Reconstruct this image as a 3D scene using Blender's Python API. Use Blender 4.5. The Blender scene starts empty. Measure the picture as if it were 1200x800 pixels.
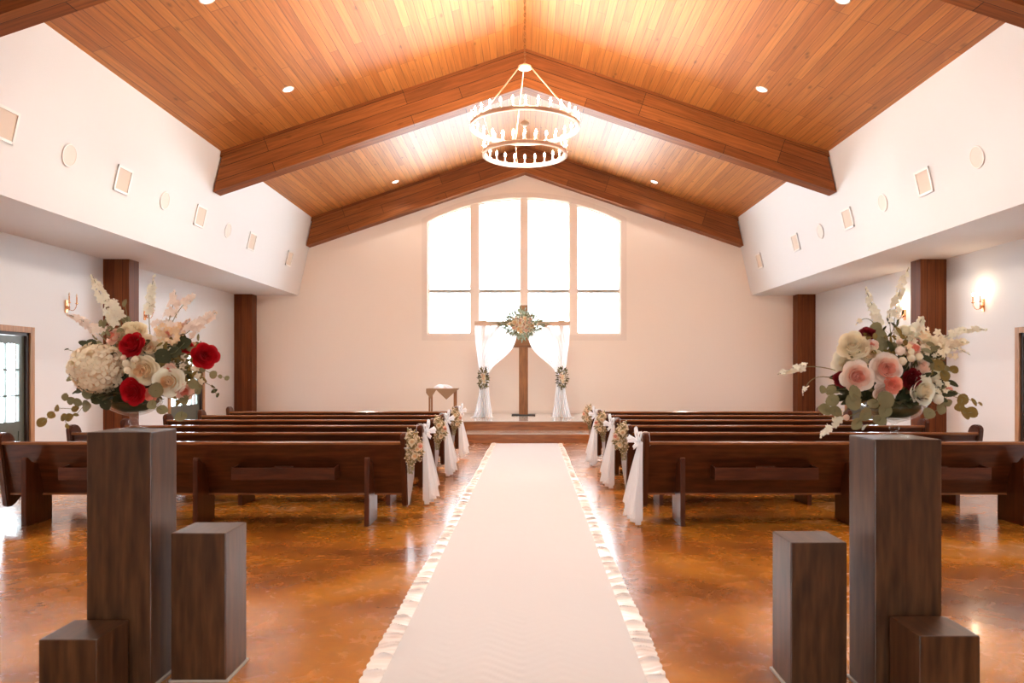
import bpy, bmesh, math, random
from mathutils import Vector, Matrix, Quaternion
R = random.Random(7)
PI = math.pi
C = bpy.context.scene.collection
V = Vector

# ------------------------------------------------------------------ helpers
def tag(o, label=None, cat=None, group=None, kind=None):
    if label: o['label'] = label
    if cat: o['category'] = cat
    if group: o['group'] = group
    if kind: o['kind'] = kind
    return o

def empty(name, loc=(0, 0, 0), **kw):
    o = bpy.data.objects.new(name, None)
    o.empty_display_size = .1
    o.location = loc
    C.objects.link(o)
    return tag(o, **kw)

def root_loc(p):
    while p.parent is not None: p = p.parent
    return V(p.location)

class MB:
    def __init__(s):
        s.bm = bmesh.new(); s.mi = 0
    def face(s, vs):
        try:
            f = s.bm.faces.new(vs); f.material_index = s.mi; return f
        except ValueError: return None
    def quad(s, pts):
        return s.face([s.bm.verts.new(p) for p in pts])
    def box(s, lo, hi, bevel=0, M=None):
        x0, y0, z0 = lo; x1, y1, z1 = hi
        vs = [s.bm.verts.new((x, y, z)) for x in (x0, x1) for y in (y0, y1) for z in (z0, z1)]
        fs = [s.face([vs[i] for i in q]) for q in ((0,1,3,2),(4,6,7,5),(0,4,5,1),(2,3,7,6),(0,2,6,4),(1,5,7,3))]
        if M is not None:
            for v in vs: v.co = M @ v.co
        if bevel:
            es = list({e for f in fs for e in f.edges})
            bmesh.ops.bevel(s.bm, geom=es, offset=bevel, segments=2, affect='EDGES', profile=.6)
        return s
    def prism(s, poly, axis, a, b, bevel=0):
        """poly: 2D points; axis 0: (y,z), 1: (x,z), 2: (x,y)"""
        def P(p, t):
            return {0: (t, p[0], p[1]), 1: (p[0], t, p[1]), 2: (p[0], p[1], t)}[axis]
        A = [s.bm.verts.new(P(p, a)) for p in poly]; B = [s.bm.verts.new(P(p, b)) for p in poly]
        n = len(poly); fs = [s.face(A), s.face(B[::-1])]
        rim = []
        for i in range(n):
            fs.append(s.face([A[i], B[i], B[(i+1) % n], A[(i+1) % n]]))
        if bevel:
            es = [e for f in fs[:2] for e in f.edges]
            bmesh.ops.bevel(s.bm, geom=list(set(es)), offset=bevel, segments=2, affect='EDGES')
        return s
    def tube(s, pts, r, n=8, caps=True, r1=None):
        pts = [V(p) for p in pts]; m = len(pts); rings = []
        up = V((0, 0, 1))
        for i, p in enumerate(pts):
            t = (pts[min(i+1, m-1)] - pts[max(i-1, 0)])
            if t.length < 1e-9: t = V((0,0,1))
            t.normalize()
            a = t.cross(up if abs(t.z) < .95 else V((1, 0, 0))).normalized(); b = t.cross(a)
            rr = r if r1 is None else r + (r1 - r) * i / max(1, m-1)
            rings.append([s.bm.verts.new(p + a*rr*math.cos(2*PI*k/n) + b*rr*math.sin(2*PI*k/n)) for k in range(n)])
        for i in range(m-1):
            for k in range(n):
                s.face([rings[i][k], rings[i][(k+1) % n], rings[i+1][(k+1) % n], rings[i+1][k]])
        if caps:
            s.face(rings[0][::-1]); s.face(rings[-1])
        return s
    def lathe(s, prof, c=(0, 0, 0), n=24, M=None):
        c = V(c); rings = []
        for (r, z) in prof:
            if r < 1e-6: rings.append([s.bm.verts.new(V((0, 0, z)))])
            else: rings.append([s.bm.verts.new(V((r*math.cos(2*PI*k/n), r*math.sin(2*PI*k/n), z))) for k in range(n)])
        for i in range(len(rings)-1):
            A, B = rings[i], rings[i+1]
            for k in range(n):
                k2 = (k+1) % n
                if len(A) == 1 and len(B) == 1: break
                if len(A) == 1: s.face([A[0], B[k2], B[k]])
                elif len(B) == 1: s.face([A[k], A[k2], B[0]])
                else: s.face([A[k], A[k2], B[k2], B[k]])
        for rg in rings:
            for v in rg: v.co = (M @ v.co if M is not None else v.co) + c
        return s
    def torus(s, c, R0, r, n=64, m=8, sz=1.0):
        c = V(c); rings = []
        for i in range(n):
            a = 2*PI*i/n
            rings.append([s.bm.verts.new(c + V(((R0+r*math.cos(b))*math.cos(a), (R0+r*math.cos(b))*math.sin(a), r*sz*math.sin(b)))) for b in [2*PI*j/m for j in range(m)]])
        for i in range(n):
            for j in range(m):
                s.face([rings[i][j], rings[(i+1) % n][j], rings[(i+1) % n][(j+1) % m], rings[i][(j+1) % m]])
        return s
    def grid(s, fn, nu, nv):
        g = [[s.bm.verts.new(fn(i/nu, j/nv)) for j in range(nv+1)] for i in range(nu+1)]
        for i in range(nu):
            for j in range(nv):
                s.face([g[i][j], g[i+1][j], g[i+1][j+1], g[i][j+1]])
        return s
    def build(s, name, mats, parent=None, smooth=False, uv=None, recalc=True, **kw):
        bm = s.bm
        if recalc: bmesh.ops.recalc_face_normals(bm, faces=bm.faces[:])
        U, W, N = uv or (V((1, 0, 0)), V((0, 0, 1)), V((0, 1, 0)))
        lay = bm.loops.layers.uv.new('UVMap')
        bm.normal_update()
        for f in bm.faces:
            n = f.normal; a, b, c = abs(n.dot(U)), abs(n.dot(W)), abs(n.dot(N))
            for l in f.loops:
                co = l.vert.co
                if c >= a and c >= b: l[lay].uv = (co.dot(U), co.dot(W))
                elif b >= a: l[lay].uv = (co.dot(U), co.dot(N))
                else: l[lay].uv = (co.dot(N)+.37, co.dot(W))
            f.smooth = smooth
        if parent is not None:
            rl = root_loc(parent)
            for v in bm.verts: v.co -= rl
        me = bpy.data.meshes.new(name); bm.to_mesh(me); bm.free()
        for m in (mats if isinstance(mats, (list, tuple)) else [mats]): me.materials.append(m)
        o = bpy.data.objects.new(name, me); C.objects.link(o)
        if parent is not None: o.parent = parent
        return tag(o, **kw)

UVX = (V((1,0,0)), V((0,0,1)), V((0,1,0)))
UVY = (V((0,1,0)), V((0,0,1)), V((1,0,0)))
UVZ = (V((0,0,1)), V((1,0,0)), V((0,1,0)))
UVZ2 = (V((0,0,1)), V((0,1,0)), V((1,0,0)))

def copy_tree(o, parent=None):
    c = o.copy(); C.objects.link(c); c.parent = parent
    for ch in o.children: copy_tree(ch, c)
    return c

def plate(name, outer, holes, thick, basis, mats, **kw):
    """flat wall with holes: 2D outlines (a,b) -> basis(a,b,t)"""
    cu = bpy.data.curves.new(name, 'CURVE'); cu.dimensions = '2D'; cu.fill_mode = 'BOTH'; cu.extrude = thick/2
    for pl in [outer] + holes:
        sp = cu.splines.new('POLY'); sp.points.add(len(pl)-1)
        for i, (a, b) in enumerate(pl): sp.points[i].co = (a, b, 0, 1)
        sp.use_cyclic_u = True
    ob = bpy.data.objects.new(name, cu); C.objects.link(ob)
    dg = bpy.context.evaluated_depsgraph_get(); dg.update()
    me0 = bpy.data.meshes.new_from_object(ob.evaluated_get(dg))
    bpy.data.objects.remove(ob); bpy.data.curves.remove(cu)
    m = MB(); m.bm.from_mesh(me0); bpy.data.meshes.remove(me0)
    for v in m.bm.verts: v.co = V(basis(v.co.x, v.co.y, v.co.z + thick/2))
    bmesh.ops.remove_doubles(m.bm, verts=m.bm.verts[:], dist=1e-5)
    return m.build(name, mats, **kw)

# ------------------------------------------------------------------ materials
def mat(name):
    m = bpy.data.materials.new(name); m.use_nodes = True
    nt = m.node_tree; b = nt.nodes['Principled BSDF']
    return m, nt, b
def L(nt, a, b): nt.links.new(a, b)
def N(nt, t, **kw):
    n = nt.nodes.new(t)
    for k, v in kw.items(): setattr(n, k, v)
    return n
def rgba(c): return (c[0], c[1], c[2], 1)

def plain(name, col, rough=.6, metal=0, spec=.5, coat=0, noise=0, nscale=30, sub=0, trans=0, emit=None, es=0, bump=0):
    m, nt, b = mat(name)
    b.inputs['Base Color'].default_value = rgba(col); b.inputs['Roughness'].default_value = rough
    b.inputs['Metallic'].default_value = metal; b.inputs['Specular IOR Level'].default_value = spec
    b.inputs['Coat Weight'].default_value = coat; b.inputs['Coat Roughness'].default_value = .08
    if noise or bump:
        tc = N(nt, 'ShaderNodeTexCoord'); nz = N(nt, 'ShaderNodeTexNoise'); nz.inputs['Scale'].default_value = nscale; nz.inputs['Detail'].default_value = 4
        L(nt, tc.outputs['Object'], nz.inputs['Vector'])
        if noise:
            mx = N(nt, 'ShaderNodeMix', data_type='RGBA')
            mx.inputs[6].default_value = rgba([c*(1-noise) for c in col]); mx.inputs[7].default_value = rgba([min(1, c*(1+noise)) for c in col])
            L(nt, nz.outputs['Fac'], mx.inputs[0]); L(nt, mx.outputs[2], b.inputs['Base Color'])
        if bump:
            bp = N(nt, 'ShaderNodeBump'); bp.inputs['Strength'].default_value = bump; bp.inputs['Distance'].default_value = .01
            L(nt, nz.outputs['Fac'], bp.inputs['Height']); L(nt, bp.outputs[0], b.inputs['Normal'])
    if emit:
        b.inputs['Emission Color'].default_value = rgba(emit); b.inputs['Emission Strength'].default_value = es
    return m

def wood(name, c1, c2, row=None, width=3.0, rough=.5, coat=0, grain=.35, gs=(1.2, 22), seam=(.02, .008, .003), mortar=.004, knots=True, off=.37, bump=.3, spec=.5, coatr=.1):
    m, nt, b = mat(name)
    uvn = N(nt, 'ShaderNodeUVMap')
    if row:
        br = N(nt, 'ShaderNodeTexBrick'); br.offset = off; br.offset_frequency = 3
        br.inputs['Color1'].default_value = rgba(c1); br.inputs['Color2'].default_value = rgba(c2); br.inputs['Mortar'].default_value = rgba(seam)
        br.inputs['Scale'].default_value = 1; br.inputs['Mortar Size'].default_value = mortar; br.inputs['Mortar Smooth'].default_value = .3
        br.inputs['Brick Width'].default_value = width; br.inputs['Row Height'].default_value = row
        L(nt, uvn.outputs[0], br.inputs['Vector']); base = br.outputs['Color']
    else:
        nz0 = N(nt, 'ShaderNodeTexNoise'); mp0 = N(nt, 'ShaderNodeMapping'); mp0.inputs['Scale'].default_value = (.8, 5, 1)
        L(nt, uvn.outputs[0], mp0.inputs['Vector']); L(nt, mp0.outputs[0], nz0.inputs['Vector'])
        mx0 = N(nt, 'ShaderNodeMix', data_type='RGBA'); mx0.inputs[6].default_value = rgba(c1); mx0.inputs[7].default_value = rgba(c2)
        rr = N(nt, 'ShaderNodeMapRange'); rr.inputs[1].default_value = .3; rr.inputs[2].default_value = .7
        L(nt, nz0.outputs['Fac'], rr.inputs[0]); L(nt, rr.outputs[0], mx0.inputs[0]); base = mx0.outputs[2]
    mp = N(nt, 'ShaderNodeMapping'); mp.inputs['Scale'].default_value = (gs[0], gs[1], 1)
    L(nt, uvn.outputs[0], mp.inputs['Vector'])
    nz = N(nt, 'ShaderNodeTexNoise'); nz.inputs['Scale'].default_value = 1.0; nz.inputs['Detail'].default_value = 6; nz.inputs['Distortion'].default_value = .6
    L(nt, mp.outputs[0], nz.inputs['Vector'])
    mr = N(nt, 'ShaderNodeMapRange'); mr.inputs[1].default_value = .3; mr.inputs[2].default_value = .7; mr.inputs[3].default_value = 1-grain; mr.inputs[4].default_value = 1+grain*.5
    L(nt, nz.outputs['Fac'], mr.inputs[0])
    mul = N(nt, 'ShaderNodeMix', data_type='RGBA', blend_type='MULTIPLY'); mul.inputs[0].default_value = 1
    L(nt, base, mul.inputs[6]); L(nt, mr.outputs[0], mul.inputs[7]); out = mul.outputs[2]
    if knots:
        mk = N(nt, 'ShaderNodeMapping'); mk.inputs['Scale'].default_value = (1.1, 3.2, 1)
        L(nt, uvn.outputs[0], mk.inputs['Vector'])
        vo = N(nt, 'ShaderNodeTexVoronoi'); vo.inputs['Scale'].default_value = 1.3; L(nt, mk.outputs[0], vo.inputs['Vector'])
        kr = N(nt, 'ShaderNodeMapRange'); kr.inputs[1].default_value = .03; kr.inputs[2].default_value = .14; kr.inputs[3].default_value = .45; kr.inputs[4].default_value = 1
        L(nt, vo.outputs['Distance'], kr.inputs[0])
        m2 = N(nt, 'ShaderNodeMix', data_type='RGBA', blend_type='MULTIPLY'); m2.inputs[0].default_value = 1
        L(nt, out, m2.inputs[6]); L(nt, kr.outputs[0], m2.inputs[7]); out = m2.outputs[2]
    L(nt, out, b.inputs['Base Color'])
    b.inputs['Roughness'].default_value = rough; b.inputs['Coat Weight'].default_value = coat; b.inputs['Coat Roughness'].default_value = coatr
    b.inputs['Specular IOR Level'].default_value = spec
    if bump:
        bp = N(nt, 'ShaderNodeBump'); bp.inputs['Strength'].default_value = bump; bp.inputs['Distance'].default_value = .004
        L(nt, br.outputs['Fac'] if row else nz.outputs['Fac'], bp.inputs['Height'])
        if row: bp.invert = True
        L(nt, bp.outputs[0], b.inputs['Normal'])
    return m

def sheer(name, col, alpha, rough=.8):
    m, nt, b = mat(name)
    out = nt.nodes['Material Output']
    tr = N(nt, 'ShaderNodeBsdfTransparent'); df = N(nt, 'ShaderNodeBsdfDiffuse'); tl = N(nt, 'ShaderNodeBsdfTranslucent')
    df.inputs['Color'].default_value = rgba(col); tl.inputs['Color'].default_value = rgba(col)
    a = N(nt, 'ShaderNodeMixShader'); a.inputs[0].default_value = .45
    L(nt, df.outputs[0], a.inputs[1]); L(nt, tl.outputs[0], a.inputs[2])
    c = N(nt, 'ShaderNodeMixShader'); c.inputs[0].default_value = alpha
    L(nt, tr.outputs[0], c.inputs[1]); L(nt, a.outputs[0], c.inputs[2]); L(nt, c.outputs[0], out.inputs[0])
    nt.nodes.remove(b)
    return m

def petal(name, col, tl=.16):
    m, nt, b = mat(name)
    out = nt.nodes['Material Output']
    nz = N(nt, 'ShaderNodeTexNoise'); nz.inputs['Scale'].default_value = 25
    tc = N(nt, 'ShaderNodeTexCoord'); L(nt, tc.outputs['Object'], nz.inputs['Vector'])
    mx = N(nt, 'ShaderNodeMix', data_type='RGBA'); mx.inputs[6].default_value = rgba([c*.82 for c in col]); mx.inputs[7].default_value = rgba([min(1, c*1.15) for c in col])
    L(nt, nz.outputs['Fac'], mx.inputs[0]); L(nt, mx.outputs[2], b.inputs['Base Color'])
    b.inputs['Roughness'].default_value = .6; b.inputs['Specular IOR Level'].default_value = .25
    t = N(nt, 'ShaderNodeBsdfTranslucent'); L(nt, mx.outputs[2], t.inputs[0])
    a = N(nt, 'ShaderNodeMixShader'); a.inputs[0].default_value = tl
    L(nt, b.outputs[0], a.inputs[1]); L(nt, t.outputs[0], a.inputs[2]); L(nt, a.outputs[0], out.inputs[0])
    return m

WHITE = plain('white_wall_paint_dimmed', (.75, .755, .765), .75, bump=.08, nscale=45)  # wall paint darkened in colour to offset the strong light on the sides
WHITE_LIT = plain('white_wall_paint_warm_lit', (.92, .82, .73), .75, bump=.08, nscale=45)  # same wall paint, lightened and warmed to stand in for light on it
TRIMW = plain('window_trim_paint', (.84, .74, .66), .5)
CEIL = wood('ceiling_planks', (.58, .222, .052), (.42, .135, .026), row=.135, width=3.4, rough=.5, coat=.42, coatr=.46, grain=.28, gs=(1.0, 30), seam=(.20, .065, .015), mortar=.0055)
BEAM = wood('beam_boards', (.20, .052, .011), (.33, .105, .023), row=.235, width=2.9, rough=.55, spec=.3, grain=.35, gs=(1.2, 26), seam=(.06, .018, .006), mortar=.006)
COLM = wood('column_boards', (.14, .038, .010), (.22, .065, .018), row=.17, width=9, rough=.5, spec=.22, grain=.35, gs=(1.2, 26), seam=(.05, .015, .006), mortar=.005)
PEWM = wood('pew_wood', (.055, .012, .0035), (.10, .024, .007), rough=.28, coat=.28, grain=.35, gs=(1.0, 16), knots=False, bump=.05, spec=.3)
PEW_GLINT = wood('pew_rail_highlight', (.20, .065, .020), (.28, .10, .032), rough=.25, coat=.5, grain=.3, gs=(1.0, 16), knots=False, bump=.05)  # pew wood lightened to paint the bright glint along the rails
PEDM = wood('pedestal_wood', (.050, .018, .005), (.115, .048, .017), rough=.40, coat=.5, coatr=.28, grain=.45, gs=(1.4, 20), knots=True, bump=.08, spec=.22)
STGM = wood('stage_riser_wood', (.30, .10, .025), (.42, .16, .045), rough=.35, grain=.4, gs=(1.0, 18), knots=True, bump=.05)
CROSSM = wood('cross_wood', (.26, .10, .03), (.36, .15, .05), rough=.5, grain=.4, gs=(1.2, 22), bump=.1)
BIRCH = wood('arch_wood', (.72, .55, .42), (.62, .44, .32), rough=.6, grain=.2, gs=(1.5, 20), bump=.1)
DTRIM = wood('door_casing_wood', (.36, .17, .07), (.46, .24, .11), rough=.5, grain=.3, gs=(1.2, 24), bump=.05)
DOORM = plain('door_green_paint', (.10, .115, .095), .4, noise=.15)
JAMB = plain('door_jamb_dark', (.035, .015, .008), .5)
DARK = plain('dark_metal', (.03, .028, .026), .4, metal=.6)
STAGET = plain('stage_top_concrete', (.52, .44, .36), .16, coat=.5, noise=.12, nscale=2)
BRASS = plain('brass', (.85, .42, .2), .25, metal=1)
CHAND = plain('chandelier_metal', (.88, .66, .48), .45, metal=.4)
CANDLE = plain('candle_sleeve', (.9, .82, .72), .5)
BULB = plain('lit_bulb', (1, .95, .9), .3, emit=(1, .86, .7), es=22)
CANL = plain('downlight_lens', (1, 1, 1), .3, emit=(1, .93, .85), es=9)
SCBULB = plain('sconce_flame_bulb', (1, .95, .9), .3, emit=(1, .8, .6), es=30)
OFFB = plain('unlit_bulb', (.8, .62, .45), .2)
PLAST = plain('white_plastic', (.85, .83, .8), .45)
GRILLE = plain('speaker_grille', (.76, .69, .63), .7)
GRILLE2 = plain('vent_filter', (.68, .57, .47), .7)
RUN = None
SHEER = sheer('sheer_white', (.97, .97, .98), .93)
TULLE = sheer('tulle_white', (.97, .97, .98), .86)
BURLAP = plain('burlap', (.34, .21, .12), .9, noise=.2, nscale=120)
STONE = plain('pedestal_foot', (.45, .40, .34), .5)

P_RED = petal('red_petals', (.50, .004, .010), .10)
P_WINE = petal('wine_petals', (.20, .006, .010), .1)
P_CREAM = petal('cream_petals', (.95, .79, .57)); P_CREAMD = petal('cream_hearts_and_gap_shade', (.92, .64, .38))
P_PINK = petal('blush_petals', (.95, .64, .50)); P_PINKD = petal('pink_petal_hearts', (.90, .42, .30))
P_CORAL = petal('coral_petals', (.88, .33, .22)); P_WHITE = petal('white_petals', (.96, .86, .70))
P_LPINK = petal('pale_pink_petals', (.96, .77, .65))
LEAF = petal('eucalyptus_leaves', (.23, .20, .095), .2); LEAFB = petal('brown_green_leaves', (.23, .15, .035), .2)
LEAFD = petal('dark_leaves', (.05, .052, .018), .1); STEM = petal('stems', (.22, .21, .09), .1)
SAGE = petal('sage_leaves', (.33, .40, .30), .2); DRY = petal('dried_filler', (.42, .30, .12), .2); DRYW = petal('pale_filler_blossom', (.85, .70, .50))

# glass
def thin_glass(name, tint=(.96, .98, .98), power=5):
    m, nt, b = mat(name); out = nt.nodes['Material Output']
    tr = N(nt, 'ShaderNodeBsdfTransparent'); tr.inputs[0].default_value = rgba(tint)
    gl = N(nt, 'ShaderNodeBsdfGlossy'); gl.inputs['Roughness'].default_value = .02
    lw = N(nt, 'ShaderNodeLayerWeight'); lw.inputs[0].default_value = .5
    pw = N(nt, 'ShaderNodeMath', operation='POWER'); pw.inputs[1].default_value = power; L(nt, lw.outputs['Facing'], pw.inputs[0])
    fr = N(nt, 'ShaderNodeMath', operation='MULTIPLY_ADD'); fr.inputs[1].default_value = .7; fr.inputs[2].default_value = .04; L(nt, pw.outputs[0], fr.inputs[0])
    a = N(nt, 'ShaderNodeMixShader'); L(nt, fr.outputs[0], a.inputs[0]); L(nt, tr.outputs[0], a.inputs[1]); L(nt, gl.outputs[0], a.inputs[2])
    L(nt, a.outputs[0], out.inputs[0]); nt.nodes.remove(b)
    return m
PANE = thin_glass('window_glass')
VGL = thin_glass('clear_vase_glass', (.95, .97, .96), 4)

# floor
def floor_mat():
    m, nt, b = mat('stained_concrete')
    tc = N(nt, 'ShaderNodeTexCoord')
    n1 = N(nt, 'ShaderNodeTexNoise'); n1.inputs['Scale'].default_value = .7; n1.inputs['Detail'].default_value = 3; n1.inputs['Roughness'].default_value = .45; n1.inputs['Distortion'].default_value = .4
    L(nt, tc.outputs['Object'], n1.inputs['Vector'])
    cr = N(nt, 'ShaderNodeValToRGB'); e = cr.color_ramp.elements
    e[0].position = .28; e[0].color = (.13, .038, .006, 1); e[1].position = .70; e[1].color = (.52, .27, .12, 1)
    x = e.new(.44); x.color = (.31, .098, .009, 1); x = e.new(.58); x.color = (.50, .185, .018, 1)
    L(nt, n1.outputs['Fac'], cr.inputs[0])
    n2 = N(nt, 'ShaderNodeTexNoise'); n2.inputs['Scale'].default_value = 5; n2.inputs['Detail'].default_value = 6; n2.inputs['Roughness'].default_value = .65; n2.inputs['Distortion'].default_value = 1.0
    L(nt, tc.outputs['Object'], n2.inputs['Vector'])
    mr = N(nt, 'ShaderNodeMapRange'); mr.inputs[1].default_value = .3; mr.inputs[2].default_value = .7; mr.inputs[3].default_value = .82; mr.inputs[4].default_value = 1.16
    L(nt, n2.outputs['Fac'], mr.inputs[0])
    mu = N(nt, 'ShaderNodeMix', data_type='RGBA', blend_type='MULTIPLY'); mu.inputs[0].default_value = 1
    L(nt, cr.outputs[0], mu.inputs[6]); L(nt, mr.outputs[0], mu.inputs[7]); L(nt, mu.outputs[2], b.inputs['Base Color'])
    mr2 = N(nt, 'ShaderNodeMapRange'); mr2.inputs[1].default_value = .3; mr2.inputs[2].default_value = .7; mr2.inputs[3].default_value = .22; mr2.inputs[4].default_value = .30
    L(nt, n2.outputs['Fac'], mr2.inputs[0]); L(nt, mr2.outputs[0], b.inputs['Roughness'])
    b.inputs['Coat Weight'].default_value = .4; b.inputs['Coat Roughness'].default_value = .09; b.inputs['Specular IOR Level'].default_value = .4
    bp = N(nt, 'ShaderNodeBump'); bp.inputs['Strength'].default_value = .05; bp.inputs['Distance'].default_value = .02
    L(nt, n1.outputs['Fac'], bp.inputs['Height']); L(nt, bp.outputs[0], b.inputs['Normal'])
    return m
FLOOR = floor_mat()

def runner_mat():
    m, nt, b = mat('runner_fabric')
    tc = N(nt, 'ShaderNodeTexCoord'); b.inputs['Base Color'].default_value = (.605, .562, .54, 1)
    b.inputs['Roughness'].default_value = .8
    b.inputs['Sheen Weight'].default_value = .2
    mp = N(nt, 'ShaderNodeMapping'); mp.inputs['Scale'].default_value = (3, 2.2, 1); L(nt, tc.outputs['Object'], mp.inputs['Vector'])
    nz = N(nt, 'ShaderNodeTexNoise'); nz.inputs['Scale'].default_value = 2; nz.inputs['Detail'].default_value = 3; L(nt, mp.outputs[0], nz.inputs['Vector'])
    bp = N(nt, 'ShaderNodeBump'); bp.inputs['Strength'].default_value = .15; bp.inputs['Distance'].default_value = .02
    L(nt, nz.outputs['Fac'], bp.inputs['Height']); L(nt, bp.outputs[0], b.inputs['Normal'])
    return m
RUN = runner_mat()
SATIN = plain('satin_trim', (.88, .79, .73), .36, spec=.5)

# ------------------------------------------------------------------ setting
Y0, Y1 = -3.4, 21.3           # near and far wall
XW, ZS = 8.2, 3.8             # side wall, soffit
XB0, XB1, ZE = 6.5, 6.0, 5.98 # bulkhead foot, bulkhead top, eave height
SL = .337; ZR = 8.0
def zc(x): return ZR - SL*abs(x)

m = MB(); m.box((-8.6, Y0-.3, -.2), (8.6, Y1+.3, 0)); m.build('floor', FLOOR, kind='structure')

# ceiling: two sloping plank slabs in one mesh
m = MB()
for s in (-1, 1):
    m.prism([(0, ZR), (s*6.35, zc(6.35)), (s*6.35, zc(6.35)+.12), (0, ZR+.12)], 1, Y0-.1, Y1+.1)
c = m.build('ceiling', CEIL, uv=(V((0, 1, 0)), V((1, 0, 0)), V((0, 0, 1))), kind='structure')

# upper side walls: slanted bulkhead + soffit
for s, nm in ((-1, 'left'), (1, 'right')):
    m = MB()
    m.prism([(s*XB1, ZE+.06), (s*XB0, ZS), (s*(XW+.05), ZS), (s*(XW+.05), ZS+.1), (s*(XB0+.1), ZS+.1), (s*(XB1+.12), ZE+.06)], 1, Y0-.1, Y1+.1)
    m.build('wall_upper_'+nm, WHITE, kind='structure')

doorsY = [(17.15, 18.87), (10.5, 12.28), (3.6, 5.4)]  # last pair is out of view, added for side fill light
HD = 2.25
for s, nm in ((-1, 'left'), (1, 'right')):
    holes = [[(a, 0.0), (b, 0.0), (b, HD), (a, HD)] for a, b in doorsY]
    outer = [(Y0-.2, ZS+.05), (Y0-.2, 0)]
    for a, b in sorted(doorsY): outer += [(a, 0), (a, HD), (b, HD), (b, 0)]
    outer += [(Y1+.2, 0), (Y1+.2, ZS+.05)]
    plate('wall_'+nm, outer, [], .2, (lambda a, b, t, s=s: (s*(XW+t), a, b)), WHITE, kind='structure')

# far wall with four arched panes
panes = [(-2.775, -1.545), (-1.33, -.105), (.068, 1.30), (1.495, 2.735)]
ZB = 2.70; RA = 6.02; ZT = 6.58
def za(x): return ZT - RA + math.sqrt(RA*RA - x*x)
def pane_outline(x0, x1, ins=0, n=12):
    x0 += ins; x1 -= ins
    return [(x0, ZB+ins), (x1, ZB+ins)] + [(x1+(x0-x1)*i/n, za(x1+(x0-x1)*i/n)-ins) for i in range(n+1)]
gable = [(-8.6, 0), (8.6, 0), (8.6, 5.3), (0, 8.12), (-8.6, 5.3)]
plate('wall_far', gable, [pane_outline(a, b) for a, b in panes], .22, lambda a, b, t: (a, Y1+t, b), WHITE_LIT, kind='structure')
w = empty('window_1', (0, Y1, ZB), kind='structure')
# surround trim (slightly proud of the wall)
def arch_outline(x0, x1, zb, grow, n=24):
    xm = max(abs(x0), abs(x1))
    return [(x0, zb), (x1, zb)] + [(x1+(x0-x1)*i/n, ZT+grow-RA-grow+math.sqrt((RA+grow)**2-(x1+(x0-x1)*i/n)**2)) for i in range(n+1)]
t_ = plate('window_casing', arch_outline(-2.95, 2.92, ZB-.19, .17), [arch_outline(-2.80, 2.76, ZB-.03, .03)], .025, lambda a, b, t: (a, Y1-t, b), TRIMW)
for v in t_.data.vertices: v.co -= V(w.location)
t_.parent = w
for (a, b) in panes:
    f = plate('window_frame', pane_outline(a, b), [pane_outline(a, b, .035)], .05, lambda x, z, t: (x, Y1+.06+t, z), TRIMW)
    for v in f.data.vertices: v.co -= V(w.location)
    f.parent = w
    g = plate('window_pane', pane_outline(a, b, .03), [], .006, lambda x, z, t: (x, Y1+.09+t, z), PANE)
    for v in g.data.vertices: v.co -= V(w.location)
    g.parent = w
    m = MB(); m.box((a+.03, Y1+.07, 3.88), (b-.03, Y1+.105, 3.985)); m.build('glazing_bar', plain('glazing_bar_paint', (.42, .42, .39), .5), w)

# near wall behind the camera; its unseen glazing is added for fill light
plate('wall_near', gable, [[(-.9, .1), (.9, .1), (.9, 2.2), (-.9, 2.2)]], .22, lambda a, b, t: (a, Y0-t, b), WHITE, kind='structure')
w2 = empty('fill_window', (0, Y0, .1), kind='structure')
m = MB()
for x in (-.9, -.04, .82): m.box((x, Y0-.16, .1), (x+.08, Y0-.08, 2.2))
for z in (.1, 2.12): m.box((-.9, Y0-.15, z), (.9, Y0-.09, z+.08))
m.build('window_frame', TRIMW, w2)
m = MB(); m.box((-.85, Y0-.13, .15), (.85, Y0-.125, 2.15)); m.build('window_pane', PANE, w2)

# baseboards
for s, nm in ((-1, 'left'), (1, 'right')):
    m = MB(); ys = [Y0] + [q for a, b in sorted(doorsY) for q in (a-.12, b+.12)] + [Y1]
    for i in range(0, len(ys), 2): m.box((s*(XW-.015) if s > 0 else -XW, ys[i], 0), (XW if s > 0 else -(XW-.015), ys[i+1], .11))
    m.build('baseboard_'+nm, PLAST, kind='structure')

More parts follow.
